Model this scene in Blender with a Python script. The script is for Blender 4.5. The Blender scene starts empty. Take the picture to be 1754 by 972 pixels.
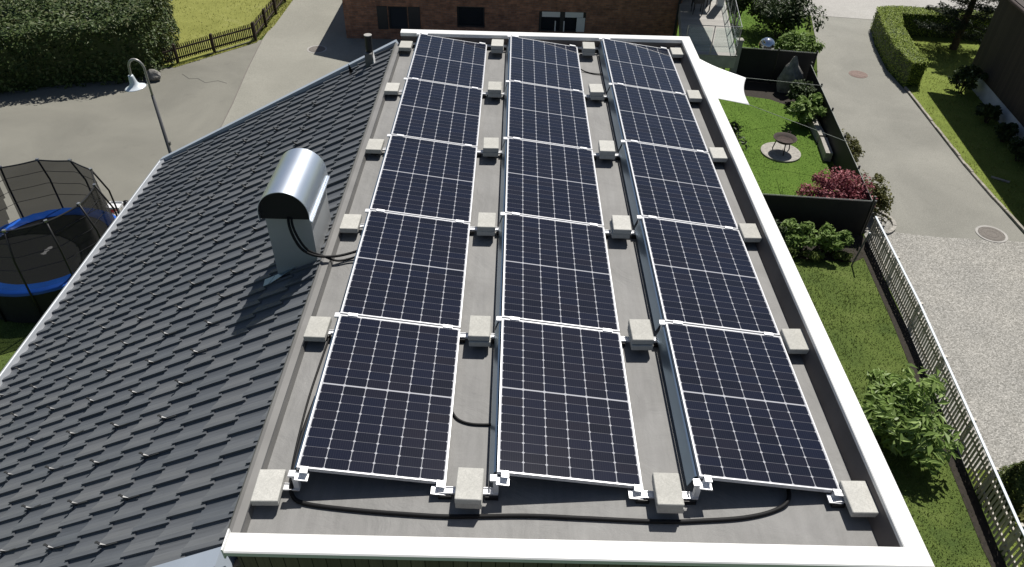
import bpy, math, random
import numpy as np
from mathutils import Vector, Matrix

random.seed(7)
RNG = np.random.default_rng(11)
SC = bpy.context.scene
COL = SC.collection
R = math.radians
G = -7.0                                   # ground level; the flat roof is z = 0

# ------------------------------------------------------------------ camera
cam = bpy.data.cameras.new('camera')
cam.sensor_width = 36.0
cam.lens = 36.0 * 1257.44 / 1754.0
cam.clip_start = 0.05
cam.clip_end = 2000
cam_o = bpy.data.objects.new('camera', cam)
COL.objects.link(cam_o)
cam_o.location = (1.5604, -3.3579, 4.8907)
cam_o.rotation_mode = 'XYZ'
cam_o.rotation_euler = (R(50.3183), R(-1.2829), R(0.5896))
SC.camera = cam_o

# ------------------------------------------------------------------ world, sun, exposure
SUN_EL, SUN_AZ = 57.0, 25.0                # azimuth measured from +Y towards +X
w = bpy.data.worlds.new('World')
SC.world = w
w.use_nodes = True
nt = w.node_tree
bg = nt.nodes['Background']
sky = nt.nodes.new('ShaderNodeTexSky')
sky.sky_type = 'NISHITA'
sky.sun_disc = False
sky.sun_elevation = R(SUN_EL)
sky.sun_rotation = R(SUN_AZ)
nt.links.new(sky.outputs['Color'], bg.inputs['Color'])
bg.inputs['Strength'].default_value = 0.05
sd = Vector((math.sin(R(SUN_AZ)) * math.cos(R(SUN_EL)), math.cos(R(SUN_AZ)) * math.cos(R(SUN_EL)), math.sin(R(SUN_EL))))
sl = bpy.data.lights.new('sun', 'SUN')
sl.energy = 5.0
sl.angle = R(0.5)
sl.color = (1.0, 0.955, 0.89)
so = bpy.data.objects.new('sun', sl)
COL.objects.link(so)
so.location = (10, 20, 30)
so.rotation_euler = (-sd).to_track_quat('-Z', 'Y').to_euler()
SC.view_settings.view_transform = 'Standard'
SC.view_settings.look = 'None'
SC.view_settings.exposure = 0.15
SC.view_settings.gamma = 1.0
SC.view_settings.use_curve_mapping = False


# ------------------------------------------------------------------ mesh helpers
class MB:
    """collects polygons and links them as one mesh object"""
    def __init__(self):
        self.v, self.f, self.uv = [], [], {}

    def add(self, verts, faces):
        n = len(self.v)
        self.v += [tuple(q) for q in verts]
        self.f += [tuple(n + i for i in f) for f in faces]
        return self

    def box(self, x0, x1, y0, y1, z0, z1, M=None):
        q = [(x0, y0, z0), (x1, y0, z0), (x1, y1, z0), (x0, y1, z0), (x0, y0, z1), (x1, y0, z1), (x1, y1, z1), (x0, y1, z1)]
        if M is not None:
            q = [tuple(M @ Vector(a)) for a in q]
        return self.add(q, [(0, 3, 2, 1), (4, 5, 6, 7), (0, 1, 5, 4), (1, 2, 6, 5), (2, 3, 7, 6), (3, 0, 4, 7)])

    def cbox(self, x0, x1, y0, y1, z0, z1, c=0.006, M=None):
        """box with chamfered edges along every side"""
        v = []
        for z, ins in ((z0, c), (z0 + c, 0), (z1 - c, 0), (z1, c)):
            v += [(x0 + ins + (c if not ins else 0), y0 + ins, z), (x1 - ins - (c if not ins else 0), y0 + ins, z),
                  (x1 - ins, y0 + ins + (c if not ins else 0), z), (x1 - ins, y1 - ins - (c if not ins else 0), z),
                  (x1 - ins - (c if not ins else 0), y1 - ins, z), (x0 + ins + (c if not ins else 0), y1 - ins, z),
                  (x0 + ins, y1 - ins - (c if not ins else 0), z), (x0 + ins, y0 + ins + (c if not ins else 0), z)]
        if M is not None:
            v = [tuple(M @ Vector(a)) for a in v]
        f = [tuple(range(7, -1, -1)), tuple(range(24, 32))]
        for k in range(3):
            for i in range(8):
                a, b = k * 8 + i, k * 8 + (i + 1) % 8
                f.append((a, b, b + 8, a + 8))
        return self.add(v, f)

    def prism(self, poly, z0, z1):
        n = len(poly)
        v = [(x, y, z0) for x, y in poly] + [(x, y, z1) for x, y in poly]
        f = [tuple(range(n - 1, -1, -1)), tuple(range(n, 2 * n))]
        f += [(i, (i + 1) % n, n + (i + 1) % n, n + i) for i in range(n)]
        return self.add(v, f)

    def prism_y(self, poly, y0, y1):
        """polygon in x,z swept along y"""
        n = len(poly)
        v = [(x, y0, z) for x, z in poly] + [(x, y1, z) for x, z in poly]
        f = [tuple(range(n)), tuple(range(2 * n - 1, n - 1, -1))]
        f += [((i + 1) % n, i, n + i, n + (i + 1) % n) for i in range(n)]
        return self.add(v, f)

    def sheet(self, poly, z):
        return self.add([(x, y, z) for x, y in poly], [tuple(range(len(poly)))])

    def tube(self, pts, r, n=8, caps=True):
        pts = [Vector(q) for q in pts]
        rs = r if isinstance(r, (list, tuple)) else [r] * len(pts)
        rings = []
        ref = None
        for i, q in enumerate(pts):
            t = (pts[min(i + 1, len(pts) - 1)] - pts[max(i - 1, 0)]).normalized()
            if ref is None:
                ref = Vector((0, 0, 1)) if abs(t.z) < 0.9 else Vector((1, 0, 0))
            u = t.cross(ref).normalized()
            ref = u.cross(t)
            wv = ref.normalized()
            rings.append([q + (u * math.cos(2 * math.pi * k / n) + wv * math.sin(2 * math.pi * k / n)) * rs[i] for k in range(n)])
        v = [tuple(a) for ring in rings for a in ring]
        f = []
        for i in range(len(pts) - 1):
            for k in range(n):
                a, b = i * n + k, i * n + (k + 1) % n
                f.append((a, b, b + n, a + n))
        if caps:
            f.append(tuple(range(n - 1, -1, -1)))
            f.append(tuple(range(len(v) - n, len(v))))
        return self.add(v, f)

    def lathe(self, prof, c=(0, 0, 0), n=24, M=None):
        """profile of (radius, z) turned round a vertical axis"""
        v = []
        for r, z in prof:
            for k in range(n):
                a = 2 * math.pi * k / n
                q = Vector((r * math.cos(a), r * math.sin(a), z))
                if M is not None:
                    q = M @ q
                v.append((q.x + c[0], q.y + c[1], q.z + c[2]))
        f = []
        for i in range(len(prof) - 1):
            for k in range(n):
                a, b = i * n + k, i * n + (k + 1) % n
                f.append((a, b, b + n, a + n))
        return self.add(v, f)

    def build(self, name, mat, parent=None, smooth=False, loc=None):
        me = bpy.data.meshes.new(name)
        me.from_pydata(self.v, [], self.f)
        me.update()
        if mat is not None:
            for m in (mat if isinstance(mat, (list, tuple)) else [mat]):
                me.materials.append(m)
        if smooth:
            me.polygons.foreach_set('use_smooth', [True] * len(me.polygons))
        o = bpy.data.objects.new(name, me)
        COL.objects.link(o)
        if loc is not None:
            o.location = loc
        if parent is not None:
            o.parent = parent
        return o


def smooth_by_angle(o, ang=35):
    me = o.data
    me.polygons.foreach_set('use_smooth', [True] * len(me.polygons))
    import bmesh
    bm = bmesh.new()
    bm.from_mesh(me)
    for e in bm.edges:
        if len(e.link_faces) == 2 and e.calc_face_angle(0) > R(ang):
            e.smooth = False
    bm.to_mesh(me)
    bm.free()
    return o


def thing(name, label, cat, loc=(0, 0, 0), group=None):
    o = bpy.data.objects.new(name, None)
    o.empty_display_size = 0.2
    COL.objects.link(o)
    o.location = loc
    return tag(o, label, cat, group)


def tag(o, label, cat, group=None):
    o['label'] = label
    o['category'] = cat
    if group:
        o['group'] = group
    return o


def structure(o):
    o['kind'] = 'structure'
    return o


def rel(o, child):
    """keep a child that was built in world coordinates where it is under a moved Empty"""
    child.parent = o
    child.location = Vector(child.location) - Vector(o.location)
    return child


# ------------------------------------------------------------------ materials
def newmat(name):
    m = bpy.data.materials.new(name)
    m.use_nodes = True
    n = m.node_tree.nodes
    return m, n, m.node_tree.links, n['Principled BSDF']


def N(n, t, **kw):
    a = n.new(t)
    for k, v in kw.items():
        setattr(a, k, v)
    return a


def math_node(n, l, op, a, b=None, c=None):
    m = n.new('ShaderNodeMath')
    m.operation = op
    for i, q in enumerate((a, b, c)):
        if q is None:
            continue
        if isinstance(q, (int, float)):
            m.inputs[i].default_value = q
        else:
            l.new(q, m.inputs[i])
    return m.outputs[0]


def mix(n, l, fac, a, b, blend='MIX'):
    m = n.new('ShaderNodeMix')
    m.data_type = 'RGBA'
    m.blend_type = blend
    for sock, q in ((m.inputs['Factor'], fac), (m.inputs['A'], a), (m.inputs['B'], b)):
        if isinstance(q, (int, float)):
            sock.default_value = q
        elif isinstance(q, tuple):
            sock.default_value = (*q, 1.0)
        else:
            l.new(q, sock)
    return m.outputs['Result']


def ramp(n, l, src, stops):
    r = n.new('ShaderNodeValToRGB')
    e = r.color_ramp.elements
    while len(e) < len(stops):
        e.new(0.5)
    for a, (p, c) in zip(e, stops):
        a.position = p
        a.color = (*c, 1) if isinstance(c, tuple) else (c, c, c, 1)
    l.new(src, r.inputs[0])
    return r.outputs[0]


def noise(n, l, scale, detail=4, rough=0.55, vec=None, out='Fac', dist=0.0):
    t = n.new('ShaderNodeTexNoise')
    t.inputs['Scale'].default_value = scale
    t.inputs['Detail'].default_value = detail
    t.inputs['Roughness'].default_value = rough
    t.inputs['Distortion'].default_value = dist
    if vec is not None:
        l.new(vec, t.inputs['Vector'])
    return t.outputs[out]


def coords(n, l, scale=(1, 1, 1), rot=(0, 0, 0)):
    tc = n.new('ShaderNodeTexCoord')
    mp = n.new('ShaderNodeMapping')
    mp.inputs['Scale'].default_value = scale
    mp.inputs['Rotation'].default_value = rot
    l.new(tc.outputs['Object'], mp.inputs['Vector'])
    return mp.outputs[0]


def bump(n, l, b, h, strength=0.4, dist=0.02, prev=None):
    bp = n.new('ShaderNodeBump')
    bp.inputs['Strength'].default_value = strength
    bp.inputs['Distance'].default_value = dist
    l.new(h, bp.inputs['Height'])
    if prev is not None:
        l.new(prev, bp.inputs['Normal'])
    l.new(bp.outputs[0], b.inputs['Normal'])
    return bp.outputs[0]


def simple(name, col, rough=0.6, metal=0.0, var=0.0, vscale=6.0, bmp=0.0, bscale=40.0, spec=None):
    m, n, l, b = newmat(name)
    v = coords(n, l)
    if var > 0:
        f = noise(n, l, vscale, 5, 0.6, v)
        lo = tuple(max(0, c * (1 - var)) for c in col)
        hi = tuple(min(1, c * (1 + var)) for c in col)
        l.new(ramp(n, l, f, [(0.3, lo), (0.7, hi)]), b.inputs['Base Color'])
    else:
        b.inputs['Base Color'].default_value = (*col, 1)
    b.inputs['Roughness'].default_value = rough
    b.inputs['Metallic'].default_value = metal
    if spec is not None:
        b.inputs['Specular IOR Level'].default_value = spec
    if bmp > 0:
        bump(n, l, b, noise(n, l, bscale, 4, 0.6, v), bmp, 0.01)
    return m


def leafmat(name, cols, trans=0.25, rough=0.55, spec=0.3):
    m, n, l, b = newmat(name)
    g = n.new('ShaderNodeNewGeometry')
    c = ramp(n, l, g.outputs['Random Per Island'], [(i / (len(cols) - 1), q) for i, q in enumerate(cols)])
    l.new(c, b.inputs['Base Color'])
    b.inputs['Roughness'].default_value = rough
    b.inputs['Specular IOR Level'].default_value = spec
    t = n.new('ShaderNodeBsdfTranslucent')
    l.new(c, t.inputs['Color'])
    mx = n.new('ShaderNodeMixShader')
    mx.inputs[0].default_value = trans
    l.new(b.outputs[0], mx.inputs[1])
    l.new(t.outputs[0], mx.inputs[2])
    l.new(mx.outputs[0], n['Material Output'].inputs['Surface'])
    return m


def asphalt(name, lo, hi, grain=60, big=0.35, warm=None):
    m, n, l, b = newmat(name)
    v = coords(n, l)
    a = noise(n, l, big, 6, 0.6, v, dist=0.6)
    c = ramp(n, l, a, [(0.32, lo), (0.68, hi)])
    sp = noise(n, l, grain, 2, 0.6, v)
    c = mix(n, l, 0.55, c, ramp(n, l, sp, [(0.3, 0.55), (0.7, 1.35)]), 'MULTIPLY')
    st = noise(n, l, 2.2, 5, 0.7, v)
    c = mix(n, l, ramp(n, l, st, [(0.60, 0.0), (0.75, 0.22)]), c, tuple(q * 0.55 for q in lo))
    l.new(c, b.inputs['Base Color'])
    b.inputs['Roughness'].default_value = 0.9
    b.inputs['Specular IOR Level'].default_value = 0.25
    bump(n, l, b, sp, 0.35, 0.012)
    return m


def gravelmat():
    m, n, l, b = newmat('gravel')
    v = coords(n, l)
    vo = n.new('ShaderNodeTexVoronoi')
    vo.inputs['Scale'].default_value = 42
    l.new(v, vo.inputs['Vector'])
    sep = n.new('ShaderNodeSeparateColor')
    l.new(vo.outputs['Color'], sep.inputs[0])
    c = ramp(n, l, sep.outputs[0], [(0.0, (0.19, 0.187, 0.17)), (0.45, (0.30, 0.295, 0.275)), (0.8, (0.385, 0.378, 0.352)), (1.0, (0.50, 0.49, 0.46))])
    c = mix(n, l, 0.6, c, ramp(n, l, noise(n, l, 0.7, 6, 0.65, v), [(0.3, (0.78, 0.78, 0.78)), (0.7, (1.1, 1.08, 1.05))]), 'MULTIPLY')
    l.new(c, b.inputs['Base Color'])
    b.inputs['Roughness'].default_value = 0.95
    b.inputs['Specular IOR Level'].default_value = 0.2
    bump(n, l, b, math_node(n, l, 'SUBTRACT', 1.0, vo.outputs['Distance']), 0.7, 0.016)
    return m


def lawnmat(name, a, bcol, c3):
    m, n, l, b = newmat(name)
    v = coords(n, l)
    f = noise(n, l, 0.9, 6, 0.65, v, dist=0.8)
    c = ramp(n, l, f, [(0.3, a), (0.55, bcol), (0.75, c3)])
    g = noise(n, l, 38, 3, 0.7, v)
    c = mix(n, l, 0.7, c, ramp(n, l, g, [(0.3, 0.5), (0.72, 1.45)]), 'MULTIPLY')
    l.new(c, b.inputs['Base Color'])
    b.inputs['Roughness'].default_value = 0.95
    b.inputs['Specular IOR Level'].default_value = 0.1
    bump(n, l, b, g, 0.8, 0.04)
    return m


def membranemat():
    m, n, l, b = newmat('roof_membrane')
    v = coords(n, l)
    f = noise(n, l, 1.1, 7, 0.62, v, dist=1.2)
    c = ramp(n, l, f, [(0.28, (0.178, 0.177, 0.172)), (0.5, (0.208, 0.207, 0.202)), (0.74, (0.240, 0.239, 0.233))])
    vs = coords(n, l, (9, 0.9, 1))
    s = noise(n, l, 1.6, 5, 0.6, vs)
    c = mix(n, l, 0.35, c, ramp(n, l, s, [(0.3, 0.72), (0.7, 1.2)]), 'MULTIPLY')
    st = noise(n, l, 3.1, 5, 0.75, v, dist=2.0)
    c = mix(n, l, ramp(n, l, st, [(0.64, 0.0), (0.74, 0.22)]), c, (0.40, 0.395, 0.38))
    c = mix(n, l, 0.35, c, ramp(n, l, noise(n, l, 160, 2, 0.5, v), [(0.3, 0.7), (0.7, 1.3)]), 'MULTIPLY')
    l.new(c, b.inputs['Base Color'])
    b.inputs['Roughness'].default_value = 0.72
    bump(n, l, b, noise(n, l, 2.4, 5, 0.55, v, dist=1.5), 0.45, 0.04)
    return m


def tilemat():
    m, n, l, b = newmat('roof_tile')
    v = coords(n, l)
    g = n.new('ShaderNodeNewGeometry')
    c = ramp(n, l, g.outputs['Random Per Island'], [(0.0, (0.086, 0.096, 0.110)), (0.5, (0.102, 0.111, 0.124)), (1.0, (0.118, 0.125, 0.135))])
    vs = coords(n, l, (1, 14, 1))
    c = mix(n, l, 0.5, c, ramp(n, l, noise(n, l, 3.0, 5, 0.6, vs), [(0.3, 0.75), (0.7, 1.25)]), 'MULTIPLY')
    c = mix(n, l, ramp(n, l, noise(n, l, 0.9, 5, 0.7, v, dist=1), [(0.5, 0.0), (0.75, 0.20)]), c, (0.125, 0.130, 0.132))
    l.new(c, b.inputs['Base Color'])
    b.inputs['Roughness'].default_value = 0.55
    b.inputs['Specular IOR Level'].default_value = 0.45
    bump(n, l, b, noise(n, l, 90, 3, 0.6, v), 0.15, 0.004)
    return m


PW, PL = 1.134, 1.722                      # panel
FR = 0.011


def panelmat():
    m, n, l, b = newmat('solar_cells')
    uv = n.new('ShaderNodeUVMap')
    sx = n.new('ShaderNodeSeparateXYZ')
    l.new(uv.outputs[0], sx.inputs[0])
    u, vv = sx.outputs[0], sx.outputs[1]          # metres on the glass
    W_, L_ = PW - 2 * FR, PL - 2 * FR
    mg = 0.006
    cw = (W_ - 2 * mg) / 6
    gap = 0.013
    ch = (L_ - 2 * mg - gap) / 18
    un = math_node(n, l, 'DIVIDE', math_node(n, l, 'SUBTRACT', u, mg), cw)
    # the second half of the panel is shifted by the centre gap
    half = math_node(n, l, 'GREATER_THAN', vv, L_ / 2)
    v2 = math_node(n, l, 'SUBTRACT', math_node(n, l, 'SUBTRACT', vv, mg), math_node(n, l, 'MULTIPLY', half, gap))
    vn = math_node(n, l, 'DIVIDE', v2, ch)
    fu = math_node(n, l, 'ABSOLUTE', math_node(n, l, 'SUBTRACT', math_node(n, l, 'FRACT', math_node(n, l, 'ADD', un, 0.5)), 0.5))
    fv = math_node(n, l, 'ABSOLUTE', math_node(n, l, 'SUBTRACT', math_node(n, l, 'FRACT', math_node(n, l, 'ADD', vn, 0.5)), 0.5))
    du = math_node(n, l, 'MULTIPLY', fu, cw)
    dv = math_node(n, l, 'MULTIPLY', fv, ch)
    lu = math_node(n, l, 'LESS_THAN', du, 0.0023)
    lv = math_node(n, l, 'LESS_THAN', dv, 0.0014)
    dia = math_node(n, l, 'LESS_THAN', math_node(n, l, 'ADD', du, dv), 0.0128)
    mid = math_node(n, l, 'LESS_THAN', math_node(n, l, 'ABSOLUTE', math_node(n, l, 'SUBTRACT', vv, L_ / 2)), gap / 2)
    edge = math_node(n, l, 'LESS_THAN', math_node(n, l, 'MINIMUM', math_node(n, l, 'MINIMUM', u, math_node(n, l, 'SUBTRACT', W_, u)),
                     math_node(n, l, 'MINIMUM', vv, math_node(n, l, 'SUBTRACT', L_, vv))), mg - 0.002)
    white = math_node(n, l, 'MAXIMUM', math_node(n, l, 'MAXIMUM', lu, dia), math_node(n, l, 'MAXIMUM', mid, edge))
    # one slightly different blue-black per cell, and one per panel
    cb = n.new('ShaderNodeCombineXYZ')
    l.new(math_node(n, l, 'FLOOR', un), cb.inputs[0])
    l.new(math_node(n, l, 'FLOOR', vn), cb.inputs[1])
    oi = n.new('ShaderNodeObjectInfo')
    l.new(math_node(n, l, 'MULTIPLY', oi.outputs['Random'], 37.0), cb.inputs[2])
    wn = n.new('ShaderNodeTexWhiteNoise')
    wn.noise_dimensions = '3D'
    l.new(cb.outputs[0], wn.inputs['Vector'])
    cell = ramp(n, l, wn.outputs['Value'], [(0.0, (0.0058, 0.0075, 0.0155)), (0.5, (0.0064, 0.0092, 0.0225)), (1.0, (0.0095, 0.0102, 0.0190))])
    # busbars: ten hair lines along each cell
    fb = math_node(n, l, 'ABSOLUTE', math_node(n, l, 'SUBTRACT', math_node(n, l, 'FRACT', math_node(n, l, 'MULTIPLY', un, 10.0)), 0.5))
    bb = math_node(n, l, 'LESS_THAN', fb, 0.035)
    cell = mix(n, l, math_node(n, l, 'MULTIPLY', bb, 0.30), cell, (0.08, 0.085, 0.10))
    c = mix(n, l, math_node(n, l, 'MULTIPLY', lv, 0.55), cell, (0.27, 0.275, 0.30))
    c = mix(n, l, white, c, (0.40, 0.41, 0.44))
    # thin dust film
    v = coords(n, l)
    dust = ramp(n, l, noise(n, l, 2.3, 5, 0.7, v, dist=0.7), [(0.35, 0.001), (0.75, 0.007)])
    c = mix(n, l, dust, c, (0.30, 0.28, 0.25))
    l.new(c, b.inputs['Base Color'])
    b.inputs['Roughness'].default_value = 0.06
    b.inputs['IOR'].default_value = 1.45
    b.inputs['Specular IOR Level'].default_value = 0.45
    return m


def plankmat(name, lo, hi, width=0.12, axis='X', rough=0.8):
    m, n, l, b = newmat(name)
    tc = n.new('ShaderNodeTexCoord')
    sx = n.new('ShaderNodeSeparateXYZ')
    l.new(tc.outputs['Object'], sx.inputs[0])
    s = {'X': sx.outputs[0], 'Y': sx.outputs[1], 'Z': sx.outputs[2]}[axis]
    if axis == 'X':
        s = math_node(n, l, 'ADD', sx.outputs[0], sx.outputs[1])
    t = math_node(n, l, 'DIVIDE', s, width)
    wn = n.new('ShaderNodeTexWhiteNoise')
    wn.noise_dimensions = '1D'
    l.new(math_node(n, l, 'FLOOR', t), wn.inputs['W'])
    c = ramp(n, l, wn.outputs['Value'], [(0, lo), (1, hi)])
    vs = coords(n, l, (30, 30, 1.5) if axis == 'X' else (1.5, 30, 30))
    c = mix(n, l, 0.6, c, ramp(n, l, noise(n, l, 2, 5, 0.65, vs), [(0.3, 0.6), (0.7, 1.3)]), 'MULTIPLY')
    fr = math_node(n, l, 'FRACT', t)
    gap = math_node(n, l, 'LESS_THAN', fr, 0.07)
    c = mix(n, l, gap, c, tuple(q * 0.15 for q in lo))
    l.new(c, b.inputs['Base Color'])
    b.inputs['Roughness'].default_value = rough
    bump(n, l, b, math_node(n, l, 'SUBTRACT', 1.0, gap), 0.6, 0.01)
    return m


def brickmat():
    m, n, l, b = newmat('brick')
    tc = n.new('ShaderNodeTexCoord')
    sx = n.new('ShaderNodeSeparateXYZ')
    l.new(tc.outputs['Object'], sx.inputs[0])
    cb = n.new('ShaderNodeCombineXYZ')
    l.new(math_node(n, l, 'ADD', sx.outputs[0], sx.outputs[1]), cb.inputs[0])
    l.new(sx.outputs[2], cb.inputs[1])
    br = n.new('ShaderNodeTexBrick')
    l.new(cb.outputs[0], br.inputs['Vector'])
    br.inputs['Scale'].default_value = 1.0
    br.inputs['Brick Width'].default_value = 0.25
    br.inputs['Row Height'].default_value = 0.075
    br.inputs['Mortar Size'].default_value = 0.007
    br.inputs['Color1'].default_value = (0.40, 0.19, 0.115, 1)
    br.inputs['Color2'].default_value = (0.22, 0.112, 0.076, 1)
    br.inputs['Mortar'].default_value = (0.21, 0.17, 0.14, 1)
    br.inputs['Bias'].default_value = -0.1
    v = coords(n, l)
    c = mix(n, l, 0.8, br.outputs['Color'], ramp(n, l, noise(n, l, 3.5, 5, 0.7, v), [(0.3, 0.5), (0.7, 1.4)]), 'MULTIPLY')
    l.new(c, b.inputs['Base Color'])
    b.inputs['Roughness'].default_value = 0.9
    bump(n, l, b, math_node(n, l, 'SUBTRACT', 1.0, br.outputs['Fac']), 0.7, 0.012)
    return m


def netmat():
    m, n, l, b = newmat('safety_net')
    b.inputs['Base Color'].default_value = (0.012, 0.012, 0.012, 1)
    b.inputs['Roughness'].default_value = 0.8
    tr = n.new('ShaderNodeBsdfTransparent')
    mx = n.new('ShaderNodeMixShader')
    mx.inputs[0].default_value = 0.76
    l.new(tr.outputs[0], mx.inputs[1])
    l.new(b.outputs[0], mx.inputs[2])
    l.new(mx.outputs[0], n['Material Output'].inputs['Surface'])
    return m


def glassmat(name, tint=(0.8, 0.9, 0.88), alpha=0.25):
    m, n, l, b = newmat(name)
    b.inputs['Base Color'].default_value = (*tint, 1)
    b.inputs['Roughness'].default_value = 0.08
    tr = n.new('ShaderNodeBsdfTransparent')
    tr.inputs[0].default_value = (0.93, 0.965, 0.955, 1)
    mx = n.new('ShaderNodeMixShader')
    mx.inputs[0].default_value = alpha
    l.new(tr.outputs[0], mx.inputs[1])
    l.new(b.outputs[0], mx.inputs[2])
    l.new(mx.outputs[0], n['Material Output'].inputs['Surface'])
    return m


def brushed(name, col, rough=0.3, metal=1.0, axis=(1, 1, 40)):
    m, n, l, b = newmat(name)
    vs = coords(n, l, axis)
    f = noise(n, l, 4, 4, 0.6, vs)
    l.new(ramp(n, l, f, [(0.3, tuple(c * 0.86 for c in col)), (0.7, col)]), b.inputs['Base Color'])
    l.new(ramp(n, l, f, [(0.3, rough * 0.8), (0.7, rough * 1.25)]), b.inputs['Roughness'])
    b.inputs['Metallic'].default_value = metal
    return m


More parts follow.
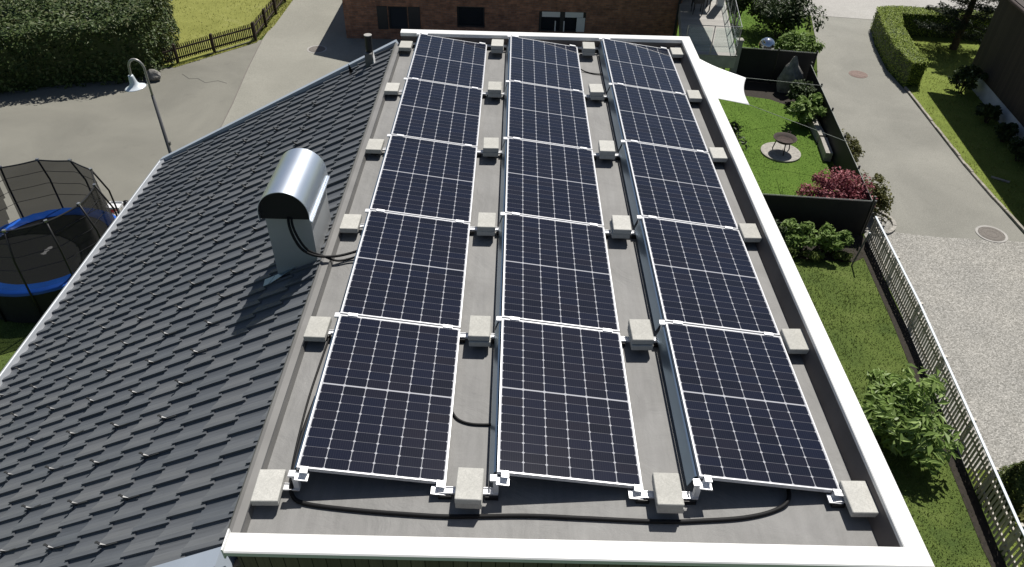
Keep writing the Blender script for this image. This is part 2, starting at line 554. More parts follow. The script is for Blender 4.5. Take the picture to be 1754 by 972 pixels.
MAT = dict(
    parapet=simple('brown_grey_sheet', (0.125, 0.108, 0.100), 0.7, 0, 0.18, 2),
    membrane=membranemat(), tile=tilemat(), cells=panelmat(), gravel=gravelmat(), brick=brickmat(), net=netmat(),
    yard=asphalt('yard_asphalt', (0.166, 0.163, 0.141), (0.227, 0.222, 0.190), 55, 0.28),
    road=asphalt('road_asphalt', (0.238, 0.234, 0.201), (0.293, 0.287, 0.248), 60, 0.3),
    lane=asphalt('lane_asphalt', (0.216, 0.214, 0.190), (0.283, 0.279, 0.248), 50, 0.35),
    street=asphalt('street_asphalt', (0.34, 0.33, 0.31), (0.42, 0.41, 0.385), 50, 0.3),
    lawn_side=lawnmat('lawn_side', (0.067, 0.103, 0.028), (0.105, 0.147, 0.036), (0.147, 0.188, 0.056)),
    lawn_garden=lawnmat('lawn_garden', (0.082, 0.149, 0.024), (0.107, 0.182, 0.031), (0.131, 0.204, 0.041)),
    lawn_field=lawnmat('lawn_field', (0.196, 0.207, 0.054), (0.252, 0.263, 0.074), (0.286, 0.291, 0.111)),
    lawn_neighbour=lawnmat('lawn_neighbour', (0.145, 0.190, 0.040), (0.185, 0.235, 0.052), (0.215, 0.260, 0.070)),
    ground=lawnmat('ground', (0.05, 0.085, 0.015), (0.075, 0.115, 0.02), (0.10, 0.14, 0.03)),
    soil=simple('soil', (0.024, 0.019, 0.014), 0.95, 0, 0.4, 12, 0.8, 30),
    coping=simple('white_coating', (0.80, 0.80, 0.785), 0.42, 0, 0.05, 2.5, 0.15, 3),
    trim=simple('grey_sheet_metal', (0.165, 0.163, 0.158), 0.5, 0.15, 0.12, 3),
    verge=simple('zinc_trim', (0.36, 0.41, 0.48), 0.45, 0.1, 0.06, 2),
    gutter=simple('gutter_metal', (0.42, 0.44, 0.47), 0.5, 0.3, 0.08, 2),
    alu=simple('aluminium', (0.62, 0.63, 0.65), 0.42, 0.25),
    clamp=simple('bright_aluminium', (0.82, 0.83, 0.85), 0.4, 0.35),
    galv=simple('deflector_sheet', (0.27, 0.36, 0.46), 0.30, 0.9),
    cowl=simple('stainless_sheet', (0.74, 0.80, 0.88), 0.34, 0.92, 0.04, 2),
    body=simple('grey_cladding', (0.40, 0.415, 0.42), 0.5, 0.25, 0.06, 3),
    paver=None,
    black=simple('black_plastic', (0.012, 0.012, 0.013), 0.5),
    cable=simple('cable_sheath', (0.009, 0.009, 0.010), 0.65, spec=0.25),
    dark=simple('dark_void', (0.008, 0.008, 0.008), 0.8),
    hook=simple('snow_hook_metal', (0.075, 0.077, 0.080), 0.45, 0.5),
    wood=plankmat('weathered_planks', (0.12, 0.098, 0.070), (0.19, 0.155, 0.115), 0.10),
    darkwood=plankmat('dark_planks', (0.028, 0.022, 0.018), (0.045, 0.034, 0.027), 0.16),
    deck=plankmat('deck_planks', (0.30, 0.29, 0.27), (0.38, 0.365, 0.34), 0.14, 'Y', 0.75),
    concrete=simple('pale_concrete', (0.36, 0.35, 0.33), 0.85, 0, 0.2, 4, 0.3, 60),
    stone=simple('pale_stone', (0.33, 0.315, 0.285), 0.9, 0, 0.3, 9, 0.6, 30),
    boulder=simple('grey_boulder', (0.20, 0.195, 0.18), 0.9, 0, 0.45, 5, 0.9, 14),
    kerb=simple('kerb_stone', (0.30, 0.28, 0.24), 0.9, 0, 0.3, 6, 0.5, 40),
    screen=simple('black_screen', (0.010, 0.010, 0.011), 0.7, 0, 0.3, 3),
    fence_brown=simple('dark_stained_wood', (0.030, 0.018, 0.011), 0.75, 0, 0.3, 20),
    picket=simple('white_painted_wood', (0.42, 0.395, 0.345), 0.6, 0, 0.15, 10),
    plaster=simple('white_plaster', (0.50, 0.53, 0.58), 0.9, 0, 0.1, 2),
    shutter=simple('dark_shutter', (0.020, 0.022, 0.026), 0.55),
    pane=simple('window_pane', (0.012, 0.015, 0.020), 0.06, 0, 0, spec=0.6),
    white=simple('white_paint', (0.74, 0.75, 0.75), 0.4),
    lampwhite=simple('lamp_enamel', (0.62, 0.68, 0.74), 0.35),
    pole=brushed('lamp_pole_metal', (0.14, 0.14, 0.145), 0.5, 0.4),
    poletop=brushed('lamp_arm_metal', (0.42, 0.41, 0.39), 0.45, 0.5),
    sail=simple('sail_cloth', (0.80, 0.81, 0.82), 0.8),
    rope=simple('pale_rope', (0.34, 0.36, 0.33), 0.8),
    blue=simple('blue_pad', (0.012, 0.095, 0.46), 0.38, 0, 0.12, 3),
    mat_black=simple('trampoline_mat', (0.008, 0.009, 0.011), 0.7, 0, 0.15, 2),
    mark=simple('grey_print', (0.33, 0.33, 0.34), 0.7),
    iron=simple('manhole_iron', (0.15, 0.135, 0.12), 0.8, 0, 0.25, 30, 0.6, 60),
    iron_red=simple('rusty_manhole', (0.20, 0.145, 0.125), 0.85, 0, 0.25, 30, 0.6, 60),
    rust=simple('rusty_steel', (0.034, 0.020, 0.016), 0.75, 0, 0.4, 14, 0.3, 50),
    ash=simple('ash_and_grate', (0.055, 0.038, 0.032), 0.9, 0, 0.5, 14),
    chrome=simple('mirror_chrome', (0.75, 0.78, 0.80), 0.05, 1.0),
    red=simple('red_plastic', (0.42, 0.025, 0.03), 0.4),
    bark=simple('bark', (0.055, 0.040, 0.028), 0.95, 0, 0.35, 14, 0.8, 30),
    glass=glassmat('railing_glass', (0.6, 0.7, 0.68), 0.05),
    metal=brushed('railing_steel', (0.35, 0.36, 0.37), 0.4, 0.8),
    roofdark=simple('neighbour_roof', (0.06, 0.05, 0.045), 0.8, 0, 0.2, 4),
    leaf_hedge=leafmat('hedge_leaves', [(0.025, 0.046, 0.011), (0.046, 0.078, 0.016), (0.071, 0.106, 0.023), (0.098, 0.109, 0.040)], 0.05),
    leaf_box=leafmat('clipped_hedge_leaves', [(0.194, 0.261, 0.038), (0.261, 0.339, 0.051), (0.321, 0.398, 0.069)], 0.05),
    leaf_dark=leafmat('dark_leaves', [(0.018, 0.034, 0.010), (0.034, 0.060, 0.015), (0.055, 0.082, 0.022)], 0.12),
    leaf_light=leafmat('light_leaves', [(0.131, 0.216, 0.043), (0.188, 0.281, 0.069), (0.244, 0.338, 0.108)], 0.3),
    leaf_fig=leafmat('broad_leaves', [(0.152, 0.231, 0.058), (0.226, 0.330, 0.090), (0.302, 0.403, 0.142)], 0.3, 0.45),
    leaf_olive=leafmat('olive_leaves', [(0.073, 0.078, 0.023), (0.121, 0.126, 0.036), (0.179, 0.170, 0.056)]),
    leaf_red=leafmat('maple_leaves', [(0.156, 0.034, 0.043), (0.324, 0.096, 0.118), (0.480, 0.192, 0.210)], 0.25),
    needle=leafmat('conifer_needles', [(0.012, 0.022, 0.010), (0.024, 0.040, 0.016), (0.036, 0.055, 0.022)], 0.1),
    leaf_young=leafmat('young_conifer_leaves', [(0.046, 0.072, 0.016), (0.078, 0.111, 0.026), (0.130, 0.150, 0.039)], 0.2),
    grass=leafmat('grass_blades', [(0.087, 0.125, 0.028), (0.128, 0.169, 0.044), (0.175, 0.215, 0.072)], 0.3),
    grass_g=leafmat('garden_grass_blades', [(0.093, 0.165, 0.026), (0.115, 0.198, 0.037), (0.148, 0.226, 0.058)], 0.3),
    grass_y=leafmat('meadow_grass_blades', [(0.188, 0.212, 0.045), (0.259, 0.277, 0.065), (0.329, 0.324, 0.121)], 0.3),
)


def pavermat():
    m, n, l, b = newmat('concrete_paver')
    v = coords(n, l)
    oi = n.new('ShaderNodeObjectInfo')
    c = ramp(n, l, oi.outputs['Random'], [(0, (0.43, 0.425, 0.39)), (1, (0.52, 0.515, 0.48))])
    c = mix(n, l, 0.6, c, ramp(n, l, noise(n, l, 9, 5, 0.7, v, dist=1), [(0.3, 0.78), (0.7, 1.15)]), 'MULTIPLY')
    c = mix(n, l, 0.5, c, ramp(n, l, noise(n, l, 120, 2, 0.5, v), [(0.3, 0.75), (0.7, 1.2)]), 'MULTIPLY')
    l.new(c, b.inputs['Base Color'])
    b.inputs['Roughness'].default_value = 0.92
    bump(n, l, b, noise(n, l, 100, 3, 0.6, v), 0.3, 0.004)
    return m


MAT['paver'] = pavermat()


# ------------------------------------------------------------------ foliage helpers
def leaves(P, size, mat, name, parent=None, up=0.6, aspect=0.55, outward=None, curl=0.25, seed=0):
    """one small folded leaf per point, all in one mesh"""
    rng = np.random.default_rng(seed + len(P))
    P = np.asarray(P, float)
    n = len(P)
    nv = rng.normal(size=(n, 3))
    nv[:, 2] = np.abs(nv[:, 2]) + up
    if outward is not None:
        nv = nv * 0.7 + outward
    nv /= np.linalg.norm(nv, axis=1)[:, None]
    r = rng.normal(size=(n, 3))
    t = np.cross(nv, r)
    t /= np.linalg.norm(t, axis=1)[:, None] + 1e-9
    s = np.cross(nv, t)
    L = (size * rng.uniform(0.6, 1.35, n))[:, None]
    a = P - t * L
    c = P + t * L
    b1 = P + s * L * aspect + nv * L * curl
    d = P - s * L * aspect + nv * L * curl
    V = np.stack([a, b1, c, d], 1).reshape(-1, 3)
    F = np.arange(4 * n).reshape(-1, 4)
    # two triangles sharing the midrib
    T = np.concatenate([F[:, [0, 1, 2]], F[:, [0, 2, 3]]], 0)
    me = bpy.data.meshes.new(name)
    me.from_pydata(V.tolist(), [], T.tolist())
    me.materials.append(mat)
    me.update()
    o = bpy.data.objects.new(name, me)
    COL.objects.link(o)
    if parent is not None:
        o.parent = parent
    return o


def blob_points(n, rad, rng, lumps=7, hollow=0.55, flat=0.0, loose=False):
    """points through an uneven crown: several overlapping lobes, denser towards their skins"""
    rad = np.array(rad)
    c = rng.normal(size=(lumps, 3))
    c /= np.linalg.norm(c, axis=1)[:, None]
    c *= rng.uniform(0.25, 0.62, (lumps, 1))
    if flat:
        c[:, 2] = np.abs(c[:, 2]) * (1 - flat)
    lr = rng.uniform(0.34, 0.62, lumps)
    if loose:
        c *= rng.uniform(1.1, 1.75, (lumps, 1))
        lr = rng.uniform(0.16, 0.46, lumps)
        c[:, 2] = c[:, 2] * .8 - .05
    k = rng.integers(0, lumps, n)
    d = rng.normal(size=(n, 3))
    d /= np.linalg.norm(d, axis=1)[:, None]
    rr = rng.uniform(hollow ** 3, 1, n) ** (1 / 3)
    P = (c[k] + d * (lr[k] * rr)[:, None]) * rad
    return P, d


def shrub(name, label, cat, base, rad, n, leaf, mat, lumps=8, stems=5, group=None, lift=0.35, up=0.5, seed=1, aspect=0.55, loose=False):
    rng = np.random.default_rng(seed)
    t = thing(name, label, cat, base, group)
    P, d = blob_points(n, rad, rng, lumps, .3 if loose else .55, 0, loose)
    zc = rad[2] * (1 + lift * 0.3)
    P[:, 2] += zc
    P[:, 2] = np.maximum(P[:, 2], 0.03)
    leaves(P, leaf, mat, 'foliage', t, up=up, outward=d * 0.8, aspect=aspect, seed=seed)
    m = MB()
    for i in range(stems):
        a = 2 * math.pi * i / stems + rng.uniform(-.4, .4)
        e = Vector((math.cos(a) * rad[0] * .55, math.sin(a) * rad[1] * .55, zc * rng.uniform(.8, 1.25)))
        m.tube([(math.cos(a) * .03, math.sin(a) * .03, -.05), (e.x * .4, e.y * .4, e.z * .5), e], [0.022, 0.016, 0.007], 6)
    m.build('stem', MAT['bark'], t)
    return t


def poly_area(p):
    return 0.5 * sum(p[i][0] * p[(i + 1) % len(p)][1] - p[(i + 1) % len(p)][0] * p[i][1] for i in range(len(p)))


def inset(poly, d):
    if poly_area(poly) < 0:
        poly = poly[::-1]
    out = []
    n = len(poly)
    for i in range(n):
        a, b, c = Vector(poly[i - 1]), Vector(poly[i]), Vector(poly[(i + 1) % n])
        e1, e2 = (b - a).normalized(), (c - b).normalized()
        n1, n2 = Vector((-e1.y, e1.x)), Vector((-e2.y, e2.x))
        m = (n1 + n2)
        m = m / max(0.3, m.dot(n1)) if m.length > 1e-6 else n1
        out.append(tuple(b + m * d))
    return out


def inside(poly, X, Y):
    r = np.zeros(len(X), bool)
    n = len(poly)
    for i in range(n):
        x1, y1 = poly[i]
        x2, y2 = poly[(i + 1) % n]
        c = ((y1 > Y) != (y2 > Y)) & (X < (x2 - x1) * (Y - y1) / (y2 - y1 + 1e-12) + x1)
        r ^= c
    return r


def sample_poly(poly, n, rng):
    xs, ys = [q[0] for q in poly], [q[1] for q in poly]
    X, Y = [], []
    tot = 0
    while tot < n:
        x = rng.uniform(min(xs), max(xs), n)
        y = rng.uniform(min(ys), max(ys), n)
        k = inside(poly, x, y)
        X.append(x[k])
        Y.append(y[k])
        tot += k.sum()
    return np.concatenate(X)[:n], np.concatenate(Y)[:n]


def wob(x, y, s=1.0, seed=0.0):
    return (np.sin(x * 2.1 * s + 1.3 + seed) + np.sin(y * 1.7 * s + 0.4 - seed) + np.sin((x + y) * 3.3 * s + seed) * .6 + np.sin((x - y) * 5.1 * s + 2 + seed) * .35) / 2.95


def hedge(name, label, poly, h, n_top, n_side, leaf, mat, rough=0.12, core=0.12, seed=3, cat='hedge'):
    rng = np.random.default_rng(seed)
    if poly_area(poly) < 0:
        poly = poly[::-1]
    cx = sum(q[0] for q in poly) / len(poly)
    cy = sum(q[1] for q in poly) / len(poly)
    t = thing(name, label, cat, (cx, cy, G))
    lp = [(x - cx, y - cy) for x, y in poly]
    x, y = sample_poly(lp, n_top, rng)
    z = h + rough * wob(x, y, 1.3, seed) - rng.uniform(0, 1, n_top) ** 2 * rough * 2.2
    Pt = np.stack([x, y, z], 1)
    Ot = np.tile([0, 0, 1.0], (n_top, 1))
    seg = [(Vector(lp[i]), Vector(lp[(i + 1) % len(lp)])) for i in range(len(lp))]
    ln = np.array([(b - a).length for a, b in seg])
    k = rng.choice(len(seg), n_side, p=ln / ln.sum())
    s = rng.uniform(0, 1, n_side)
    zz = rng.uniform(0.02, h, n_side)
    Ps, Os = np.zeros((n_side, 3)), np.zeros((n_side, 3))
    for i, (a, b) in enumerate(seg):
        q = k == i
        e = (b - a).normalized()
        nn = np.array([e.y, -e.x])
        px = a.x + (b.x - a.x) * s[q]
        py = a.y + (b.y - a.y) * s[q]
        dep = -rng.uniform(0, 1, q.sum()) ** 2 * rough * 1.8 + rough * wob(px * 1.5 + zz[q] * 2, py * 1.5 - zz[q], 1.4, seed)
        Ps[q] = np.stack([px + nn[0] * dep, py + nn[1] * dep, zz[q]], 1)
        Os[q] = [nn[0], nn[1], 0.35]
    leaves(np.concatenate([Pt, Ps]), leaf, mat, 'foliage', t, up=0.25, outward=np.concatenate([Ot, Os]) * 0.9, seed=seed)
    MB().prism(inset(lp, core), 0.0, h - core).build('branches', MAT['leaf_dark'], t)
    return t


# ================================================================== THE SETTING
gp = MB()
gp.sheet([(-400, -400), (400, -400), (400, 600), (-400, 600)], G - 0.02)
structure(gp.build('ground', MAT['ground']))


def sheet(name, poly, mat, dz):
    return structure(MB().sheet(poly, G + dz).build(name, MAT[mat]))


yard_poly = [(-40, 12.6), (-13.5, 12.5), (-8.7, 12.3), (-4.0, 12.2), (-4.0, 14), (-8.05, 17.5), (-8.30, 20.5), (-8.62, 23.5), (-8.85, 26.4), (-9.4, 26.3), (-11.5, 23.6), (-13, 22.8), (-40, 20)]
sheet('yard', yard_poly, 'yard', 0.0)
sheet('road', [(-8.04, 17.5), (-4.0, 13.9), (-4.0, 12.2), (4.3, 9.3), (4.3, 26.9), (-5.2, 27), (-5.0, 80), (-8.4, 80), (-8.9, 31.5), (-8.84, 26.4), (-8.60, 23.5), (-8.28, 20.5)], 'road', 0.006)
fieldlawn = [(-40, 20.5), (-13, 23.3), (-11.6, 23.75), (-9.2, 26.35), (-9.05, 31.3), (-8.7, 80), (-90, 80), (-90, 21)]
sheet('field_lawn', fieldlawn, 'lawn_field', 0.004)
verge = [(-11.6, 23.5), (-11.4, 23.45), (-9.0, 26.1), (-8.75, 28), (-8.7, 34), (-9.05, 34), (-9.08, 26.4)]
sheet('grass_verge', verge, 'lawn_field', 0.010)
sheet('corner_lawn', [(-30, -5), (-4.0, -5), (-4.0, 12.2), (-8.7, 12.3), (-13.5, 12.5), (-30, 12.6)], 'lawn_side', 0.004)
sidelawn = [(4.4, -8), (10.2, -8), (10.25, 0), (10.6, 4), (10.9, 7), (11.3, 10.5), (11.5, 13.3), (9.4, 13.6), (4.4, 13.9)]
sheet('side_lawn', sidelawn, 'lawn_side', 0.004)
gardenlawn = [(4.35, 13.92), (9.4, 13.65), (11.5, 13.4), (11.75, 16), (11.75, 18.2), (12.0, 20.3), (12.0, 21.2), (11.1, 22.0), (9.7, 22.4), (8.9, 26.9), (4.35, 26.9)]
sheet('fence_strip', [(11.52, 13.3), (11.20, 9.7), (10.78, 6.2), (10.48, 3.85), (10.38, 1.0), (10.10, 1.0), (10.20, 3.85), (10.48, 6.2), (10.90, 9.7), (11.22, 13.3)], 'soil', 0.012)  # dark strip at the fence foot, coloured like the beds
sheet('garden_lawn', gardenlawn, 'lawn_garden', 0.006)
sheet('garden_bed', [(9.85, 22.3), (11.3, 21.6), (12.0, 20.9), (12.0, 13.4), (12.6, 14.5), (13.0, 23.6), (9.6, 23.9)], 'soil', 0.001)
sheet('flower_bed', [(8.6, 12.35), (10.8, 12.2), (11.45, 12.6), (11.5, 13.45), (8.6, 13.7)], 'soil', 0.010)
sheet('far_lawn', [(8.5, 24.2), (13.2, 23.6), (14.3, 28), (15.5, 33), (15, 60), (8.5, 60)], 'lawn_garden', 0.004)
lane_poly = [(11.9, 13.9), (12.6, 13.62), (13.6, 13.45), (16.15, 13.3), (16.2, 17.5), (16.58, 23.3), (16.6, 25), (17.05, 27.5), (17.6, 29.4), (19.3, 31.5),
             (19.2, 34), (15.9, 34), (15.5, 31.5), (14.55, 27.5), (13.5, 24.0), (12.85, 23.2), (12.6, 22.3), (12.1, 18.2), (11.7, 14.6)]
sheet('lane', lane_poly, 'lane', 0.004)
sheet('street', [(14.2, 31.2), (20, 30.4), (60, 27.5), (60, 40), (14.2, 42)], 'street', 0.012)
gravel_poly = [(10.65, 5.6), (11.9, 5.45), (14, 5.9), (20, 6.5), (22, 13.1), (16.15, 13.31), (13.6, 13.46), (12.6, 13.63), (11.9, 13.91), (11.55, 13.5), (11.3, 10.5), (10.9, 7)]
sheet('gravel_driveway', gravel_poly, 'gravel', 0.008)
neighlawn = [(16.25, 13.3), (16.25, 17.5), (16.63, 23.3), (16.7, 25), (17.1, 27.5), (17.7, 29.2), (20, 30.2), (30, 29.5), (30, 12.5), (18, 13.2)]
sheet('neighbour_lawn', neighlawn, 'lawn_neighbour', 0.012)
strip = [(10.7, 5.6), (11.9, 5.45), (14, 5.9), (20, 6.5), (20, -8), (10.3, -8), (10.35, 0), (10.7, 4)]
sheet('corner_strip', strip, 'lawn_neighbour', 0.005)

# stone kerb along the right side of the lane
kb = MB()
kpts = [(16.22, 13.6), (16.18, 15.5), (16.22, 17.5), (16.42, 20.5), (16.62, 23.3)]
for (xa, ya), (xb, yb) in zip(kpts[:-1], kpts[1:]):
    n_ = int(math.hypot(xb - xa, yb - ya) / 0.5)
    for i in range(n_):
        f0, f1 = (i + .01) / n_, (i + .985) / n_
        a = Vector((xa + (xb - xa) * f0, ya + (yb - ya) * f0))
        b_ = Vector((xa + (xb - xa) * f1, ya + (yb - ya) * f1))
        j = random.uniform(-.012, .012)
        kb.prism([(a.x + j, a.y), (a.x + .08 + j, a.y), (b_.x + .08 + j, b_.y), (b_.x + j, b_.y)], G - .05, G + .07 + random.uniform(-.012, .012))
structure(kb.build('kerb', MAT['kerb']))

# rounded gravel patch with a stone edge at the corner of the garden fence
structure(MB().sheet([(11.95 + .62 * math.cos(a), 14.15 + .62 * math.sin(a)) for a in np.linspace(0, 2 * math.pi, 28, endpoint=False)], G + .016).build('gravel_patch', MAT['gravel']))
eb = MB()
for i in range(13):
    a0, a1 = -1.9 + i * .25, -1.9 + i * .25 + .235
    eb.prism([(11.95 + r_ * math.cos(a), 14.15 + r_ * math.sin(a)) for r_, a in ((.60, a0), (.70, a0), (.70, a1), (.60, a1))], G - .02, G + .07 + random.uniform(-.01, .01))
structure(eb.build('path_edging', MAT['stone']))


# grass that stands up on the lawns seen from near by (one mass)
def grass(name, polys, mat, h, wd):
    A, n0 = [], 0
    for poly, n, clip in polys:
        x, y = sample_poly(poly, n, RNG)
        if poly is sidelawn:
            k = x < np.interp(y, [1.0, 3.85, 6.2, 9.7, 13.3], [10.12, 10.22, 10.50, 10.92, 11.24]) + RNG.normal(size=len(x)) * .05
            x, y = x[k], y[k]
        if clip:
            k = (x > clip[0]) & (x < clip[1]) & (y > clip[2]) & (y < clip[3])
            x, y = x[k], y[k]
        A.append(np.stack([x, y], 1))
    A = np.concatenate(A)
    n = len(A)
    a = RNG.uniform(0, 2 * math.pi, n)
    hh = h * RNG.uniform(.45, 1.25, n) * (1 + .35 * wob(A[:, 0], A[:, 1], .9, 2))
    w_ = wd * RNG.uniform(.6, 1.3, n)
    ln = RNG.normal(scale=.55, size=(n, 2)) * hh[:, None]
    z = np.full(n, G)
    b0 = np.stack([A[:, 0] - np.cos(a) * w_, A[:, 1] - np.sin(a) * w_, z], 1)
    b1 = np.stack([A[:, 0] + np.cos(a) * w_, A[:, 1] + np.sin(a) * w_, z], 1)
    tp = np.stack([A[:, 0] + ln[:, 0], A[:, 1] + ln[:, 1], z + hh], 1)
    V = np.stack([b0, b1, tp], 1).reshape(-1, 3)
    me = bpy.data.meshes.new(name)
    me.from_pydata(V.tolist(), [], np.arange(3 * n).reshape(-1, 3).tolist())
    me.materials.append(mat)
    o = bpy.data.objects.new(name, me)
    COL.objects.link(o)
    o['kind'] = 'stuff'
    o['label'] = 'short blades of grass on the lawns'
    o['category'] = 'grass'
    return o


g1 = grass('grass', [(sidelawn, 62000, (4.6, 11.6, 1.5, 13)), ([(-12, 6), (-4.6, 6), (-4.6, 10.2), (-12, 10.2)], 9000, None)], MAT['grass'], .050, .012)
g2 = grass('garden_grass', [(gardenlawn, 26000, (7.5, 12.1, 13.8, 22.5)), ([(8.8, 24.3), (13, 24), (14.2, 28), (14.8, 32), (9, 32)], 9000, None)], MAT['grass_g'], .040, .013)
g3 = grass('meadow_grass', [(fieldlawn, 160000, (-15, -8.8, 23, 33)), (verge, 2500, None), (neighlawn, 26000, (16, 20, 13, 29)), (strip, 12000, (10.5, 13, 2.5, 5.6))], MAT['grass_y'], .07, .016)
g1['label'] = 'dark green grass on the lawn beside the white edged roof'
g2['label'] = 'bright green grass of the garden with the fire bowl'
g3['label'] = 'yellow green grass of the meadow and the lawn across the lane'

# ================================================================== THE HOUSE WITH THE SOLAR ROOF
house = thing('house', 'house with tiled pitched roof and white edged flat roof carrying the solar panels', 'house', (0, 0, 0))
SA = 27.4
TK = math.tan(R(SA))
CS, SN = math.cos(R(SA)), math.sin(R(SA))


def RP(s, y, h):
    """point on the pitched roof: s metres down the slope from the ridge line, h above the deck"""
    return (-0.40 - s * CS - SN * h, y, -0.035 - s * SN + CS * h)


def rz(x):
    return (x + 0.40) * TK - 0.035


wl = MB()
prof = [(-4.45, G - .3), (4.46, G - .3), (4.46, .13), (-.30, .13), (-.30, -.06), (-4.45, rz(-4.45) - .10)]
wl.prism_y(prof, -.62, -.562)
wl.prism_y(prof, 8.842, 8.90)
wl.box(4.503, 4.54, -.62, 8.90, G - .3, .13)
wl.box(-4.51, -4.452, -.62, 8.90, G - .3, rz(-4.45) - .12)
wl.build('wall', MAT['wood'], house)
mb = MB()
mb.box(-.33, 4.348, -.53, 8.80, -.09, 0.0)
mb.build('flat_roof', MAT['membrane'], house)
mb = MB()
mb.box(-.33, 4.449, -.560, -.532, -.09, .188)
mb.box(-.33, 4.449, 8.802, 8.840, -.09, .188)
mb.prism_y([(4.349, -.09), (4.349, .001), (4.403, .189), (4.50, .189), (4.50, -.09)], -.531, 8.801)
mb.build('parapet', MAT['parapet'], house)
cp = MB()
sec = [(0.0, .165), (0.0, .215), (.008, .222), (.147, .226), (.157, .218), (.157, .178), (.147, .178), (.147, .19), (.02, .19), (.012, .165)]
ring = []
for d, z in sec:
    ring.append([(-.335, -.53 - d, z), (4.40 + d, -.53 - d, z), (4.40 + d, 8.80 + d, z), (-.335, 8.80 + d, z)])
nv = len(sec)
vv_ = [ring[i][k] for k in range(4) for i in range(nv)]
ff_ = []
for k in range(3):
    for i in range(nv):
        ff_.append((k * nv + i, k * nv + (i + 1) % nv, (k + 1) * nv + (i + 1) % nv, (k + 1) * nv + i))
ff_.append(tuple(range(nv - 1, -1, -1)))
ff_.append(tuple(range(3 * nv, 4 * nv)))
cp.add(vv_, ff_)
cp.build('coping', MAT['coping'], house)
MB().prism([(-.347, -.69), (-.336, -.69), (-.336, -.528), (-.347, -.528)], .15, .262).build('coping_end', MAT['coping'], house)
tr_ = MB()
tr_.prism_y([(-.445, -.05), (-.445, .028), (-.425, .052), (-.405, .034), (-.345, .030), (-.325, .052), (-.308, .004), (-.308, -.05)], -.53, 8.80)
tr_.build('ridge_trim', MAT['trim'], house)
dk = MB()
dk.prism_y([(-.40, -.13), (-.40, -.04), (RP(5.2, 0, -.02)[0], RP(5.2, 0, -.02)[2]), (RP(5.2, 0, -.12)[0], RP(5.2, 0, -.12)[2])], -.66, 8.93)
dk.build('roof_deck', MAT['darkwood'], house)

# interlocking tiles: every course is shifted a little, near edges stand proud and throw the thin shadows
tl = MB()
CW, CE = .221, .347
YA, YB = -.535, 8.86
for c in range(-1, 15):
    s0 = max(.02, .09 + CE * c)
    s1 = min(.09 + CE * (c + 1), 5.19)
    e0 = -.03 - .04 * c
    j0 = int((YA - e0) / CW) - 2
    for j in range(j0, j0 + 46):
        ya, yb = e0 + CW * j, e0 + CW * (j + 1)
        a, b_ = max(ya, YA), min(yb, YB)
        if b_ - a < .03:
            continue
        jz = random.uniform(-.003, .003)
        hs = [(a + .003, .041), (a + .045, .039), (a + .09, .022), (a + .13, .007), (a + .165, .006), (a + .195, .010), (b_ + .006, .021)]
        if b_ < yb:
            hs = [(q, h_) for q, h_ in hs[:-1] if q < b_ - .004] + [(b_, .02)]
        if a > ya:
            hs = [(a + .003, .024), (a + .5 * (b_ - a), .010), (b_ + .006, .021)]
        top, bot = [], []
        for (yy, hh) in hs:
            for (ss, dh) in ((s0 - .03, -.004), (s1, .014)):
                top.append(RP(ss, yy, hh + dh + jz))
                bot.append(RP(ss, yy, hh + dh + jz - .022))
        m = len(hs)
        V = top + bot
        F = []
        for i in range(m - 1):
            q = 2 * i
            F.append((q, q + 1, q + 3, q + 2))
            F.append((2 * m + q, 2 * m + q + 2, 2 * m + q + 3, 2 * m + q + 1))
            F.append((q + 1, 2 * m + q + 1, 2 * m + q + 3, q + 3))
            F.append((q, q + 2, 2 * m + q + 2, 2 * m + q))
        F.append((0, 2 * m, 2 * m + 1, 1))
        F.append((2 * m - 2, 2 * m - 1, 4 * m - 1, 4 * m - 2))
        tl.add(V, F)
tl.build('tile_roof', MAT['tile'], house)

# snow hooks
hk = MB()


def hookmesh():
    m = MB()
    # thin strap lying on the tile, with an upright loop at its lower end
    m.box(.0, .15, -.005, .005, .040, .046)
    m.box(-.005, .005, -.008, .008, .030, .118)
    m.box(-.018, -.005, -.008, .008, .108, .118)
    m.add([(.006, -.008, .085), (.006, .008, .085), (.040, .0, .047), (.006, -.008, .047), (.006, .008, .047)], [(0, 1, 2), (3, 2, 4), (0, 2, 3), (1, 4, 2)])
    return m


hm = hookmesh()
hook0 = None
count = 0
hooks = []
for c in range(3, 15, 2):
    for j in range(-2, 20):
        y = .73 + .0 + .442 * j + .073 * (c - 3)
        while y > .73 + .442 * 18:
            y -= .442
        s = 1.42 + .347 * (c - 3)
        if y < -.4 or y > 8.3 or s > 5.0:
            continue
        if abs(-.40 - s * CS + .74) < .42 and 2.7 < y < 4.2:
            continue
        hooks.append((s, y))
hooks = sorted(set((round(s, 3), round(y, 3)) for s, y in hooks), key=lambda q: (q[1] + 3.3) ** 2 + (q[0] + 1.9) ** 2)
hooks = [q for q in hooks if not (q[0] > 2.6 and q[1] < -.1 - 0.0 and q[0] > 3.0)]
for s, y in hooks[:100]:
    x_, y_, z_ = RP(s, y, 0)
    if hook0 is None:
        o = hook0 = hm.build('snow_hook', MAT['hook'], house)
    else:
        o = hook0.copy()
        COL.objects.link(o)
    o.location = (x_, y_, z_)
    o.rotation_euler = (random.uniform(-.05, .05), -R(SA), random.uniform(-.08, .08))

